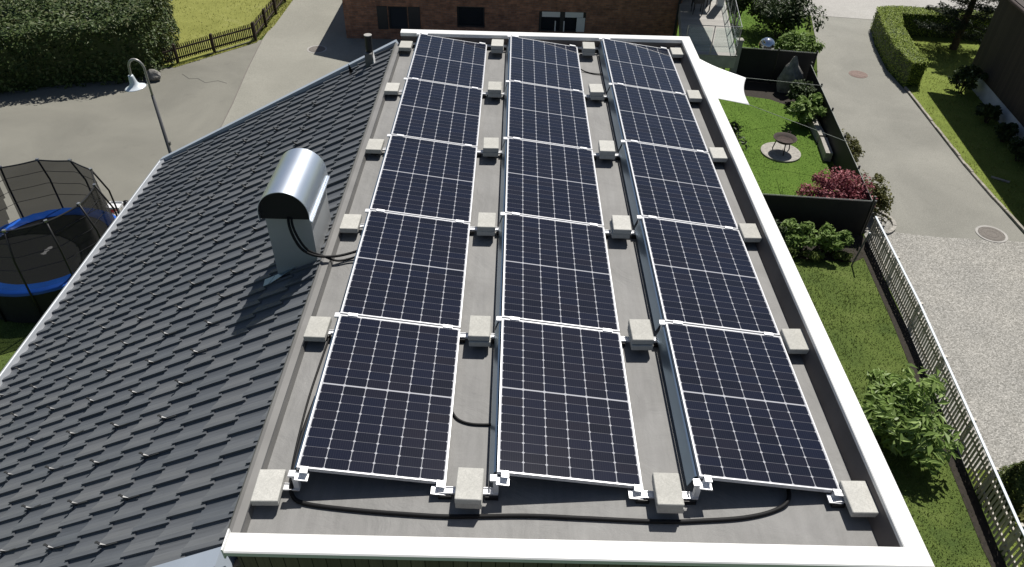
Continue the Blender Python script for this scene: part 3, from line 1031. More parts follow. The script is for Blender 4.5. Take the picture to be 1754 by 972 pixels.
# verges, gutter
for nm, (y0, y1) in (('verge_trim', (-.69, -.535)), ('verge_trim', (8.855, 8.965))):
    q = MB()
    q.add([RP(s, y, h) for s in (.0, 5.27) for (y, h) in ((y0, .085), (y1, .085), (y1, -.10), (y0, -.16))],
          [(0, 1, 5, 4), (1, 2, 6, 5), (2, 3, 7, 6), (3, 0, 4, 7), (3, 2, 1, 0), (4, 5, 6, 7)])
    q.build(nm, MAT['verge'], house)
gu = MB()
gs = [RP(5.15, 0, .004), RP(5.192, 0, .004), RP(5.194, 0, .070), RP(5.27, 0, .072), RP(5.275, 0, .082), RP(5.325, 0, .078), RP(5.335, 0, .05), RP(5.32, 0, -.06), RP(5.24, 0, -.09), RP(5.20, 0, -.03)]
gu.prism_y([(q[0], q[2]) for q in gs], -.66, 8.93)
gu.build('gutter', MAT['gutter'], house)

# sheet-metal clad chimney with the half-round cowl
CX, CY0, CY1 = -.74, 2.93, 3.66
chim = MB().box(CX - .235, CX + .235, CY0, CY1, -.62, .565).build('chimney', MAT['body'], house)
cw_ = MB()


def archpts(r):
    return [(CX + r, .515)] + [(CX + r * math.cos(a), .60 + r * 1.02 * math.sin(a)) for a in np.linspace(0, math.pi, 25)] + [(CX - r, .515)]


o_, i_ = archpts(.262), archpts(.256)
nn_ = len(o_)
V, F = [], []
for y in (2.83, 3.72):
    V += [(x, y, z) for x, z in o_] + [(x, y, z) for x, z in i_]
for i in range(nn_ - 1):
    F += [(i, i + 1, 2 * nn_ + i + 1, 2 * nn_ + i), (nn_ + i + 1, nn_ + i, 3 * nn_ + i, 3 * nn_ + i + 1),
          (i + 1, i, nn_ + i, nn_ + i + 1), (2 * nn_ + i, 2 * nn_ + i + 1, 3 * nn_ + i + 1, 3 * nn_ + i)]
F += [(0, 2 * nn_, 3 * nn_, nn_), (nn_ - 1, 2 * nn_ - 1, 4 * nn_ - 1, 3 * nn_ - 1)]
cw_.add(V, F)
smooth_by_angle(cw_.build('cowl', MAT['cowl'], chim), 40)
MB().box(CX + .264, CX + .285, 2.83, 3.72, .505, .525).build('cowl_rim', MAT['cowl'], chim)
for y0_, y1_ in ((2.872, 2.884), (3.675, 3.687)):
    q = [(x, z) for x, z in archpts(.2545)]
    MB().prism_y(q, y0_, y1_).build('dark_inside', MAT['dark'], chim)  # black plates stand in for the shaded inside of the open cowl
fl = MB()
fl.add([RP(s, y, .058) for s, y in ((.70, 2.80), (.66, 2.93), (.36, 2.93))], [(0, 1, 2)])
fl.add([RP(s, y, .060) for s, y in ((.66, 2.925), (.80, 2.93), (.78, 2.80), (.71, 2.80))], [(0, 1, 2, 3)])
fl.build('flashing', MAT['galv'], chim)

# small flue with a metal hood near the far gable
vx, vy, vz = -.84, 8.55, RP(.5, 0, .04)[2]
ven = MB().box(vx - .075, vx + .045, vy - .06, vy + .10, vz - .06, vz + .19).build('vent_hood', MAT['trim'], house)
MB().add([(vx + .048, vy - .075, vz - .05), (vx + .085, vy - .09, vz - .0), (vx + .085, vy + .05, vz + .02), (vx + .048, vy + .09, vz + .20), (vx + .062, vy - .06, vz + .16)],
         [(0, 1, 4), (1, 2, 3, 4), (0, 4, 3)]).build('side_plate', MAT['white'], ven)
pp = MB()
pp.tube([(vx - .01, vy + .06, vz + .15), (vx - .01, vy + .06, vz + .46)], .058, 16)
flue = pp.build('flue_pipe', MAT['black'], house)
MB().tube([(vx - .01, vy + .06, vz + .462), (vx - .01, vy + .06, vz + .475)], .066, 20).build('cap', MAT['concrete'], flue)
MB().add([RP(.83, 8.5, .05), RP(.80, 8.5, .05), RP(.80, 8.5, .20), RP(.83, 8.56, .19), RP(.86, 8.40, .05)], [(0, 1, 2, 3), (0, 4, 3)]).build('roof_anchor', MAT['black'], house)

# ================================================================== SOLAR PANELS
TI = R(7.7957)
ROWX = [0.0, 1.5184, 3.0545]
PITCH = 1.744
ZL = .09
rowname = ['left row beside the tiled roof', 'middle row', 'right row beside the white parapet']
ordn = ['nearest', 'second from the near end', 'middle', 'second from the far end', 'farthest']


def TP(u, v, h):
    """u metres from the high edge down the tilt, v along the row, h above the glass"""
    return (u * math.cos(TI) + h * math.sin(TI), v, ZL + (PW - u) * math.sin(TI) + h * math.cos(TI))


def tbox(mb_, u0, u1, v0, v1, h0, h1):
    q = [TP(u, v, h) for h in (h0, h1) for (u, v) in ((u0, v0), (u1, v0), (u1, v1), (u0, v1))]
    mb_.add(q, [(0, 3, 2, 1), (4, 5, 6, 7), (0, 1, 5, 4), (1, 2, 6, 5), (2, 3, 7, 6), (3, 0, 4, 7)])


g = (PITCH - PL) / 2
fm = MB()
tbox(fm, 0, FR, 0, PL, -.036, .001)
tbox(fm, PW - FR, PW, 0, PL, -.036, .001)
tbox(fm, FR, PW - FR, 0, FR, -.036, .001)
tbox(fm, FR, PW - FR, PL - FR, PL, -.036, .001)
gm = MB()
gm.add([TP(FR, FR, -.0015), TP(PW - FR, FR, -.0015), TP(PW - FR, PL - FR, -.0015), TP(FR, PL - FR, -.0015)], [(0, 1, 2, 3)])
bs = MB()
tbox(bs, FR, PW - FR, FR, PL - FR, -.008, -.004)
df = MB()                                   # wind deflector on the high side, in two folds
zt = TP(0, 0, 0)[2]
pts = [(-.012, zt - .030), (-.026, zt - .036), (-.034, zt - .060), (-.066, .085), (-.062, .083), (-.030, zt - .064), (-.024, zt - .042), (-.012, zt - .036)]
df.prism_y([(x, z) for x, z in pts], .02, PL - .02)
cl = {}
for key, (u0, u1) in (('hi', (.075, .165)), ('lo', (PW - .165, PW - .075))):
    m = MB()
    tbox(m, u0, u1, -.030, .008, .0015, .009)
    tbox(m, u0 + .02, u1 - .02, -.018, -.004, -.03, .012)
    cl[key] = m
ce = {}
for key, (u0, u1, e0, e1) in (('hi', (-.004, .098, -.03, .02)), ('lo', (PW - .105, PW + .008, PW - .02, PW + .03))):
    m = MB()                                # end bracket: pale foot sticking out in front of the frame
    tbox(m, u0, u1, -.085, -.012, -.052, -.040)
    tbox(m, u0 + .035, u1 - .01, -.050, .008, .0015, .010)
    tbox(m, u0 + .035, u1 - .01, -.030, -.012, -.045, .010)
    ce[key] = m
fe = {}
for key, (u0, u1) in (('hi', (.03, .13)), ('lo', (PW - .13, PW - .03))):
    m = MB()
    tbox(m, u0, u1, PL - .008, PL + .05, .0015, .010)
    fe[key] = m

panel_parts = None
for r in range(3):
    for k in range(5):
        t = thing('solar_panel', '', 'solar panel', (ROWX[r], k * PITCH + g, 0), 'solar panels tilted in three rows on the flat roof')
        t['label'] = '%s solar panel of the %s' % (ordn[k], rowname[r])
        if panel_parts is None:
            fo = fm.build('frame', MAT['alu'], t)
            go = gm.build('cell_glass', MAT['cells'], t)
            uvl = go.data.uv_layers.new(name='UVMap')
            for li, q in enumerate(((0, 0), (PW - 2 * FR, 0), (PW - 2 * FR, PL - 2 * FR), (0, PL - 2 * FR))):
                uvl.data[li].uv = q
            bo = bs.build('back_sheet', MAT['dark'], t)
            do = df.build('wind_deflector', MAT['galv'], t)
            c1 = {a: m.build('clamp', MAT['clamp']) for a, m in cl.items()}
            c2 = {a: m.build('clamp', MAT['clamp']) for a, m in ce.items()}
            c3 = {a: m.build('clamp', MAT['clamp']) for a, m in fe.items()}
            for o in list(c1.values()) + list(c2.values()) + list(c3.values()):
                COL.objects.unlink(o)
            panel_parts = [fo, go, bo, do]
        else:
            for src in panel_parts:
                o = src.copy()
                COL.objects.link(o)
                o.parent = t
        for src in (c2 if k == 0 else c1).values():
            o = src.copy()
            COL.objects.link(o)
            o.parent = t
        if k == 4:
            for src in c3.values():
                o = src.copy()
                COL.objects.link(o)
                o.parent = t

# aluminium mounting feet: a bar under each paver, joined to the low edge of one row and the high edge of the next
colname = ['beside the tiled roof edge', 'between the left and middle panel rows', 'between the middle and right panel rows', 'along the right parapet']
ord6 = ['nearest', 'second nearest', 'third nearest', 'third farthest', 'second farthest', 'farthest']
FX = [(-.30, ROWX[0] + .01, ROWX[0], None), (1.02, ROWX[1] + .01, ROWX[1], 1), (1.02 + ROWX[1], ROWX[2] + .01, ROWX[2], 1), (1.02 + ROWX[2], 4.345, None, 1)]
for ci, (xa, xb, xh, lo) in enumerate(FX):
    for k in range(6):
        y = k * PITCH + (-.035 if k == 0 else (.03 if k == 5 else 0))
        dy = .06 if 0 < k < 5 else 0
        t = thing('mounting_foot', '%s aluminium mounting foot under the paver %s' % (ord6[k], colname[ci]), 'mounting foot', (0, y - dy, 0), 'aluminium mounting feet under the concrete pavers')
        m = MB()
        m.box(xa, xb, -.030, .030, .046, .054)
        m.box(xa, xb, -.030, -.026, .055, .064)
        m.box(xa, xb, .026, .030, .055, .064)
        m.build('bar', MAT['clamp'], t)
        if ci == 3:
            MB().box(4.30, 4.425, -.030, .030, .098, .108).build('end_tab', MAT['clamp'], t)
        for x in {0: (-.22,), 1: (1.12, 1.31, 1.48), 2: (2.64, 2.82, 3.0), 3: (4.15, 4.29)}[ci]:
            MB().box(x - .05, x + .05, -.045, .045, .001, .045).build('rubber_foot', MAT['black'], t)
        if xh is not None:
            MB().box(xh - .030, xh + .012, dy - .02, dy + .02, .056, zt - .040).build('post', MAT['clamp'], t)
            MB().box(xh - .052, xh - .002, dy - .028, dy + .028, zt - .030, zt - .012).build('bracket', MAT['clamp'], t)

# concrete pavers as ballast: single in the outer columns, stacked in pairs between the rows
BX = [-.22, 1.31, 2.82, 4.29]
colname = ['beside the tiled roof edge', 'between the left and middle panel rows', 'between the middle and right panel rows', 'along the right parapet']
ord6 = ['nearest', 'second nearest', 'third nearest', 'third farthest', 'second farthest', 'farthest']
paver = None
for ci, x in enumerate(BX):
    for k in range(6):
        two = ci in (1, 2)
        for lv in range(2 if two else 1):
            if paver is None:
                m = MB()
                m.cbox(-.10, .10, -.143, .143, 0, .062, .005)
                o = paver = m.build('paver', MAT['paver'])
            else:
                o = paver.copy()
                COL.objects.link(o)
            o.location = (x + random.uniform(-.008, .008), k * PITCH - .068 + random.uniform(-.012, .012) - (.1 if k == 5 else 0), .066 + lv * .0635)
            o.rotation_euler = (0, 0, random.uniform(-.03, .03) + (math.pi if lv else 0))
            tag(o, ('%s %sconcrete paver %s' % (ord6[k], ('upper ', 'lower ')[1 - lv] if two else '', colname[ci])), 'paver', 'concrete pavers weighing down the solar panels')


# ------------------------------------------------------------------ cables
def curve_pts(pts, n=8):
    P = [Vector(q) for q in pts]
    out = []
    for i in range(len(P) - 1):
        p0, p1, p2, p3 = P[max(i - 1, 0)], P[i], P[i + 1], P[min(i + 2, len(P) - 1)]
        for j in range(n):
            t = j / n
            out.append(.5 * ((2 * p1) + (-p0 + p2) * t + (2 * p0 - 5 * p1 + 4 * p2 - p3) * t * t + (-p0 + 3 * p1 - 3 * p2 + p3) * t ** 3))
    out.append(P[-1])
    return out


def cable(pts, r, label):
    o = MB().tube(curve_pts(pts), r, 8).build('cable', MAT['cable'], None, True)
    return tag(o, label, 'cable')


cable([(-.075, .9, .03), (-.10, .5, .03), (-.085, .15, .05), (-.055, .0, .09), (-.05, -.08, .02), (.06, -.15, .013), (.42, -.195, .013), (.86, -.225, .013), (1.21, -.235, .013), (1.74, -.215, .013),
       (2.18, -.225, .013), (2.76, -.24, .013), (3.06, -.225, .013), (3.40, -.19, .013), (3.65, -.12, .013), (3.78, -.02, .03), (3.8, .2, .05)], .017, 'black cable lying along the near ends of the panel rows')
cable([(1.0, .86, .06), (1.10, .79, .02), (1.17, .70, .012), (1.28, .655, .012), (1.44, .65, .014), (1.6, .66, .03)], .011, 'short black cable curving across the first gap between panel rows')
cable([(2.6, 7.95, .06), (2.72, 7.90, .015), (2.85, 7.83, .012), (3.0, 7.80, .02), (3.2, 7.8, .05)], .010, 'short black cable crossing the far end of the second gap')
cable([(-.72, 2.95, .56), (-.70, 2.82, .50), (-.655, 2.76, .36), (-.58, 2.74, .22), (-.45, 2.76, .13), (-.28, 2.82, .085), (-.12, 2.90, .075), (.06, 2.95, .12)], .015, 'thick black cable from the chimney cowl to the left panel row')
cable([(-.69, 2.95, .56), (-.67, 2.83, .49), (-.62, 2.78, .35), (-.54, 2.77, .20), (-.40, 2.80, .10), (-.26, 2.79, .05), (-.12, 2.84, .045), (.06, 2.88, .10)], .013, 'thin black cable hanging from the chimney cowl below the thick one')
cable([(-.11, 1.72, .02), (-.13, 1.3, .015), (-.14, .9, .015), (-.13, .5, .015), (-.11, .2, .02), (-.07, .02, .06), (-.05, -.05, .03)], .010, 'black cable running beside the high edge of the left panel row')

# ================================================================== LEFT SIDE: YARD
# street lamp
LB = (-6.42, 11.78, G)
t = thing('street_lamp', 'grey street lamp with curved neck and white bell shade beyond the tiled roof', 'street lamp', LB)
MB().tube([(0, 0, 0), (0, 0, 1.0), (0, 0, 4.52)], [.050, .048, .034], 14).build('pole', MAT['pole'], t, True)
MB().box(.04, .07, -.03, .03, 3.28, 3.36).build('pole_box', MAT['pole'], t)
am = MB()
pa = [(0, 0, 4.50), (0, 0, 4.85)] + [(-.16 + .165 * math.cos(a), 0, 5.12 + .22 * math.sin(a)) for a in np.linspace(.0, math.pi * 1.02, 14)] + [(-.335, 0, 5.02), (-.345, 0, 4.96)]
am.tube(curve_pts(pa, 3), .026, 10)
am.build('arm', MAT['poletop'], t, True)
sh = MB()
Mt = Matrix.Rotation(R(-6), 4, 'Y')
sh.lathe([(.001, .03), (.05, .03), (.058, .0), (.075, -.10), (.085, -.15), (.12, -.20), (.19, -.238), (.225, -.25), (.228, -.258), (.19, -.246), (.11, -.21), (.07, -.15), (.001, -.14)], (-.345, 0, 4.95), 32, Mt)
sh.build('lamp_shade', MAT['lampwhite'], t, True)
MB().lathe([(.001, -.155), (.04, -.16), (.045, -.20), (.025, -.235), (.001, -.24)], (-.345, 0, 4.95), 16, Mt).build('bulb', MAT['white'], t, True)

# big hedge
hp = [(-20, 19.7), (-16.6, 20.7), (-14.4, 21.55), (-12.6, 22.0), (-11.75, 22.55), (-11.75, 24.0), (-12.2, 26.2), (-13.2, 28.0), (-20, 29)]
hedge('tall_hedge', 'tall dark broadleaf hedge behind the street lamp, its top sunlit', hp, 2.25, 16000, 13000, .075, MAT['leaf_hedge'], .24, .30, 5)
rk = MB()
import bmesh


def rock(name, label, loc, sc, mat, seed, cat='rock', pw=1.0, sub=3):
    bm = bmesh.new()
    bmesh.ops.create_icosphere(bm, subdivisions=sub, radius=1)
    rr = random.Random(seed)
    ph = [rr.uniform(0, 6) for _ in range(9)]
    for v in bm.verts:
        q = v.co
        d = 1 + .13 * math.sin(q.x * 3 + ph[0]) + .11 * math.sin(q.y * 4 + ph[1]) + .09 * math.sin(q.z * 5 + ph[2]) + .05 * math.sin(q.x * 9 + q.z * 7 + ph[3]) + .04 * math.sin(q.y * 11 - q.z * 8 + ph[4])
        v.co = Vector((q.x * sc[0] * d, q.y * sc[1] * d, q.z * sc[2] * d))
        if pw != 1.0 and v.co.z > -.2 * sc[2]:
            f = max(0.12, 1 - ((v.co.z + .2 * sc[2]) / (1.25 * sc[2])) ** 1.5 * pw)
            v.co.x *= f
            v.co.y *= f
    me = bpy.data.meshes.new(name)
    bm.to_mesh(me)
    bm.free()
    me.materials.append(mat)
    o = bpy.data.objects.new(name, me)
    COL.objects.link(o)
    o.location = loc
    return tag(o, label, cat)


rock('boulder', 'rounded grey boulder at the corner of the tall hedge', (-11.72, 22.35, G + .18), (.30, .22, .20), MAT['boulder'], 3, 'rock')


# fences of pickets
def picket_run(m_picket, t, A, B, n, mat, name='picket', proto=None):
    A, B = Vector(A), Vector(B)
    d = (B - A).normalized()
    ang = math.atan2(d.y, d.x)
    for i in range(n):
        p_ = A + (B - A) * ((i + .5) / n)
        if proto is None:
            o = proto = m_picket.build(name, mat, t)
        else:
            o = proto.copy()
            COL.objects.link(o)
            o.parent = t
        o.location = (p_.x, p_.y, random.uniform(-.012, .008))
        o.rotation_euler = (random.uniform(-.02, .02), random.uniform(-.012, .012), ang)
    return proto


def bar(m, A, B, z, hw, hh):
    A, B = Vector(A), Vector(B)
    d = (B - A).normalized()
    nn = Vector((-d.y, d.x)) * hw
    q = [A - nn, B - nn, B + nn, A + nn]
    m.add([(p_.x, p_.y, z - hh) for p_ in q] + [(p_.x, p_.y, z + hh) for p_ in q],
          [(3, 2, 1, 0), (4, 5, 6, 7), (0, 1, 5, 4), (1, 2, 6, 5), (2, 3, 7, 6), (3, 0, 4, 7)])
    return m


FL = [(-11.75, 23.55), (-9.12, 26.36), (-9.02, 32.5)]
t = thing('picket_fence', 'low dark brown picket fence around the yellow green meadow', 'fence', (0, 0, G))
pk = MB().box(-.019, .019, -.010, .010, .10, .68).add([(-.019, -.010, .68), (.019, -.010, .68), (.019, .010, .68), (-.019, .010, .68), (0, -.010, .715), (0, .010, .715)], [(0, 1, 4), (2, 3, 5), (1, 2, 5, 4), (3, 0, 4, 5)])
pr_ = picket_run(pk, t, FL[0], FL[1], 46, MAT['fence_brown'])
picket_run(pk, t, FL[1], FL[2], 54, MAT['fence_brown'], proto=pr_)
for z in (.20, .55):
    m = MB()
    bar(m, (FL[0][0] + .02, FL[0][1] - .025), (FL[1][0] + .02, FL[1][1] - .025), z, .016, .028)
    bar(m, (FL[1][0] + .028, FL[1][1]), (FL[2][0] + .028, FL[2][1]), z, .016, .028)
    m.build('rail', MAT['fence_brown'], t)
for A, B, ks in ((FL[0], FL[1], (.12, .52, 1.0)), (FL[1], FL[2], (.25, .5, .75, 1.0))):
    for f_ in ks:
        x, y = A[0] + (B[0] - A[0]) * f_ + .05, A[1] + (B[1] - A[1]) * f_ - .05
        MB().box(x - .045, x + .045, y - .045, y + .045, -.1, .76).add([(x - .05, y - .05, .762), (x + .05, y - .05, .762), (x + .05, y + .05, .762), (x - .05, y + .05, .762), (x, y, .80)],
            [(0, 1, 4), (1, 2, 4), (2, 3, 4), (3, 0, 4), (3, 2, 1, 0)]).build('post', MAT['fence_brown'], t)


def manhole(loc, r, mat, label):
    t = thing('manhole_cover', label, 'manhole cover', loc)
    MB().lathe([(r * .84, -.03), (r * .84, .006), (r, .007), (r * 1.01, -.03)], (0, 0, 0), 32).build('frame', MAT['concrete'] if mat != 'iron_red' else MAT['iron_red'], t)
    m = MB().lathe([(.001, .008), (r * .3, .008), (r * .32, .013), (r * .42, .013), (r * .44, .008), (r * .62, .008), (r * .64, .013), (r * .72, .013), (r * .74, .008), (r * .82, .008), (r * .82, -.03)], (0, 0, 0), 32)
    m.build('cover', MAT[mat], t)
    return t


manhole((-6.39, 25.57, G + .006), .40, 'iron', 'round grey manhole cover in the pale road left of the brick house')
manhole((15.26, 24.46, G + .006), .36, 'iron_red', 'reddish round manhole cover in the lane beside the clipped hedge')
manhole((15.22, 13.66, G + .014), .42, 'iron', 'round iron manhole cover at the lower end of the lane by the gravel')

# crack in the yard asphalt
ck = MB()
cpts = [(-10.9, 22.9), (-10.5, 22.5), (-10.2, 22.55), (-9.8, 22.2), (-9.4, 22.4), (-9.0, 22.2)]
for a, b_ in zip(cpts[:-1], cpts[1:]):
    bar(ck, a, b_, G + .003, .008, .001)
structure(ck.build('asphalt_crack', MAT['dark']))
jt = MB()
for a, b_ in (((-8.06, 17.5), (-8.29, 20.5)), ((-8.29, 20.5), (-8.61, 23.5)), ((-8.61, 23.5), (-8.84, 26.4))):
    bar(jt, a, b_, G + .008, .018, .0015)
structure(jt.build('asphalt_joint', MAT['iron']))

# trampoline
TC = (-9.65, 10.85)
t = thing('trampoline', 'round trampoline with blue safety pad and black net beside the tiled roof', 'trampoline', (TC[0], TC[1], G))
TR, ZM, ZT = 1.76, .88, 2.45
MB().lathe([(.001, ZM - .012), (TR * .5, ZM - .012), (TR - .27, ZM - .004), (TR - .27, ZM - .012), (.001, ZM - .02)], (0, 0, 0), 64).build('mat', MAT['mat_black'], t, False)
pd = MB()
n_ = 96
ringv = []
for k in range(n_):
    a = 2 * math.pi * k / n_
    u = .006 * math.sin(k * 1.9) + .004 * math.sin(k * 4.3)
    for rr, zz in ((TR - .35, ZM + .012), (TR - .335, ZM + .030 + u), (TR - .15, ZM + .038 + u), (TR - .03, ZM + .030 + u), (TR, ZM + .005), (TR + .005, ZM - .05 - u)):
        ringv.append((rr * math.cos(a), rr * math.sin(a), zz))
pd.add(ringv, [(k * 6 + i, ((k + 1) % n_) * 6 + i, ((k + 1) % n_) * 6 + i + 1, k * 6 + i + 1) for k in range(n_) for i in range(5)])
pd.build('safety_pad', MAT['blue'], t, True)
ri = MB()
ri.tube([((TR - .02) * math.cos(a), (TR - .02) * math.sin(a), ZM - .03) for a in np.linspace(0, 2 * math.pi, 65)], .022, 8, False)
ri.build('frame_ring', MAT['metal'], t, True)
sk = MB()
n2 = 64
sv = []
for k in range(n2):
    a = 2 * math.pi * k / n2
    rr = TR + .0 + .008 * math.sin(k * 2.3)
    sv += [(rr * math.cos(a), rr * math.sin(a), ZM - .05), (rr * 1.002 * math.cos(a), rr * 1.002 * math.sin(a), .03)]
sk.add(sv, [(2 * k, 2 * ((k + 1) % n2), 2 * ((k + 1) % n2) + 1, 2 * k + 1) for k in range(n2)])
sk.build('skirt', MAT['mat_black'], t)
# net: slightly slack between the poles, open at the entrance
npole = 12
a0 = R(75)
polea = [a0 + 2 * math.pi * k / npole for k in range(npole)]
net = MB()
NR, NTOP = 10, 14
door = (R(148), R(156))


def net_r(a, f):
    ph = ((a - a0) % (2 * math.pi / npole)) / (2 * math.pi / npole)
    sag = math.sin(ph * math.pi)
    return (TR - .12) + (-.10 - .04 * sag) * f - .05 * sag * math.sin(f * math.pi)


na = 180
cols_ = []
for k in range(na + 1):
    a = 2 * math.pi * k / na
    for i in range(NR + 1):
        f_ = i / NR
        rr = net_r(a, f_)
        cols_.append((rr * math.cos(a), rr * math.sin(a), ZM + .03 + (ZT - ZM - .03) * f_ + (-.02 * math.sin((((a - a0) % (2 * math.pi / npole)) / (2 * math.pi / npole)) * math.pi)) * f_))
ff = []
for k in range(na):
    a = 2 * math.pi * (k + .5) / na
    for i in range(NR):
        if R(137) < a < R(147.5) - i * R(.9) and i < 9:
            continue
        q = k * (NR + 1) + i
        ff.append((q, q + NR + 1, q + NR + 2, q + 1))
net.add(cols_, ff)
net.build('safety_net', MAT['net'], t, True)
sm_ = MB()
for f_ in (.33, .56, .79):
    sm_.tube([((net_r(a, f_) + .004) * math.cos(a), (net_r(a, f_) + .004) * math.sin(a), ZM + .03 + (ZT - ZM - .03) * f_) for a in np.linspace(0, 2 * math.pi, 100)], .007, 5, False)
sm_.build('net_seam', MAT['black'], t)
tt_ = MB()
tt_.tube([(net_r(a, 1) * math.cos(a), net_r(a, 1) * math.sin(a), ZT - .02 * math.sin((((a - a0) % (2 * math.pi / npole)) / (2 * math.pi / npole)) * math.pi)) for a in np.linspace(0, 2 * math.pi, 127)], .018, 6, False)
tt_.build('top_ring', MAT['black'], t)
for a in polea:
    rr = TR + .02
    pts = [(rr * math.cos(a), rr * math.sin(a), .02), (rr * math.cos(a), rr * math.sin(a), ZM), (rr * .985 * math.cos(a), rr * .985 * math.sin(a), ZM + .9), (net_r(a, 1) * math.cos(a), net_r(a, 1) * math.sin(a), ZT + .02)]
    po = MB().tube(pts, .022, 8).build('pole', MAT['black'], t, True)
    MB().box(-.035, .035, -.03, .03, -.02, .025, Matrix.Translation((net_r(a, 1) * math.cos(a), net_r(a, 1) * math.sin(a), ZT + .02)) @ Matrix.Rotation(a + R(90), 4, 'Z')).build('cap', MAT['metal'], po)
mk = MB()                                   # small pale print on the jumping mat
mkp = [(.00, .16), (.05, .19), (.09, .17), (.10, .11), (.06, .08), (.08, .03), (.05, -.02), (.07, -.09), (.03, -.12), (-.06, -.10), (-.02, -.06), (-.01, .0), (-.04, .04), (-.01, .09)]
mk.sheet([(x * 1.1 - .02, y * 1.1 - .12) for x, y in mkp], ZM - .0085)
mk.build('printed_mark', MAT['mark'], t)

# crate, red ball and bucket beyond the trampoline
t = thing('white_crate', 'white open-sided crate standing on the yard beside the trampoline', 'crate', (-9.30, 13.46, G))
for (x, y) in ((-.17, -.14), (.17, -.14), (.17, .14), (-.17, .14)):
    MB().box(x - .022, x + .022, y - .022, y + .022, 0, .42).build('leg', MAT['white'], t)
for z in (.06, .40):
    m = MB()
    m.prism([(-.185, -.155), (.185, -.155), (.185, .155), (-.185, .155)], z - .03, z - .024)
    m.box(-.185, .185, -.160, -.1551, z - .03, z + .03)
    m.box(-.185, .185, .1551, .160, z - .03, z + .03)
    m.box(-.190, -.1851, -.16, .16, z - .03, z + .03)
    m.box(.1851, .190, -.16, .16, z - .03, z + .03)
    m.build('rim', MAT['white'], t)
MB().box(-.15, .15, -.12, .12, .03, .045).build('bottom_board', MAT['deck'], t)
m = MB()
m.lathe([(.001, -.13)] + [(.13 * math.cos(a), .13 * math.sin(a)) for a in np.linspace(-1.5, 1.5, 14)] + [(.001, .13)], (0, 0, 0), 24)
tag(m.build('ball', MAT['red'], None, True, (-9.55, 13.66, G + .13)), 'red ball on the yard behind the white crate', 'ball')
t = thing('bucket', 'white bucket with black handle standing beside the white crate', 'bucket', (-9.03, 13.60, G))
MB().lathe([(.001, 0), (.11, 0), (.15, .30), (.155, .30), (.155, .315), (.143, .315), (.105, .012), (.001, .012)], (0, 0, 0), 24).build('pail', MAT['white'], t, True)
MB().tube([(.15 * math.cos(a), .02, .30 + .16 * math.sin(a)) for a in np.linspace(0, math.pi, 12)], .012, 6).build('handle', MAT['black'], t)
MB().lathe([(.001, .30), (.10, .34), (.07, .43), (.001, .46)], (0, 0, 0), 14).build('lid', MAT['black'], t, True)

# ================================================================== BRICK HOUSE BEHIND
t = thing('brick_house', 'dark red brick house with balcony beyond the far end of the roof', 'house', (0, 0, 0))
BY = 26.82
BX0, BX1 = -5.41, 8.36
wins = [(-3.58, -2.80, -6.56, -5.62), (-.77, .37, -6.42, -5.56), (2.60, 4.52, -6.50, -5.66)]
bw = MB()
xs = sorted({BX0, BX1} | {q for w_ in wins for q in w_[:2]})
ZTOP = -4.15
ZLOW = -4.15
bw.prism_y([(BX0, ZLOW + .001), (BX1, ZLOW + .001), ((BX0 + BX1) / 2, ZLOW + 4.2)], BY, BY + .3)
for xa, xb in zip(xs[:-1], xs[1:]):
    hole = [w_ for w_ in wins if w_[0] <= xa and w_[1] >= xb]
    if hole:
        bw.box(xa, xb, BY, BY + .3, G - .2, hole[0][2])
        bw.box(xa, xb, BY, BY + .3, hole[0][3], ZLOW)
    else:
        bw.box(xa, xb, BY, BY + .3, G - .2, ZLOW)
bw.box(BX0, BX0 + .3, BY + .301, BY + 9, G - .2, ZTOP)
bw.box(BX1 - .3, BX1, BY + .301, BY + 9, G - .2, ZTOP)
bw.box(BX0 + .301, BX1 - .301, BY + 8.7, BY + 9, G - .2, ZTOP)
bw.build('wall', MAT['brick'], t)
rf = MB()
xm = (BX0 + BX1) / 2
rf.prism_y([(BX0 - .2, ZLOW - .10), (BX0 - .2, ZLOW + .06), (xm, ZLOW + 4.40), (BX1 + .2, ZLOW + .06), (BX1 + .2, ZLOW - .10), (xm, ZLOW + 4.21)], BY - .1, BY + 9.3)
rf.build('roof', MAT['roofdark'], t)
# first window: closed louvred shutters; second: sunk dark blind; third: white framed pair
w0 = wins[0]
sh_ = MB()
for i in range(14):
    z = w0[2] + .05 + i * .062
    sh_.add([(w0[0] + .06, BY + .06, z), (w0[1] - .06, BY + .06, z), (w0[1] - .06, BY + .10, z + .055), (w0[0] + .06, BY + .10, z + .055)], [(0, 1, 2, 3)])
f0 = MB()
for a, b_, c_, d_ in ((w0[0], w0[0] + .05, w0[2], w0[3]), (w0[1] - .05, w0[1], w0[2], w0[3]), (w0[0] + .051, w0[1] - .051, w0[2], w0[2] + .04), (w0[0] + .051, w0[1] - .051, w0[3] - .05, w0[3])):
    f0.box(a, b_, BY + .04, BY + .12, c_, d_)
wo = f0.build('window', MAT['shutter'], t)
sh_.build('louvres', MAT['shutter'], wo)
MB().box(w0[0] + .05, w0[1] - .05, BY + .14, BY + .15, w0[2] + .03, w0[3] - .03).build('pane', MAT['pane'], wo)
MB().box(w0[1] + .04, w0[1] + .52, BY - .035, BY - .004, w0[2], w0[3]).build('shutter', MAT['shutter'], t)
MB().box(w0[0] - .46, w0[0] - .04, BY - .035, BY - .004, w0[2], w0[3]).build('shutter', MAT['shutter'], t)
w1 = wins[1]
f1 = MB()
for a, b_, c_, d_ in ((w1[0], w1[0] + .06, w1[2], w1[3]), (w1[1] - .06, w1[1], w1[2], w1[3]), (w1[0] + .061, w1[1] - .061, w1[2], w1[2] + .06), (w1[0] + .061, w1[1] - .061, w1[3] - .06, w1[3])):
    f1.box(a, b_, BY + .10, BY + .18, c_, d_)
wo = f1.build('window', MAT['shutter'], t)
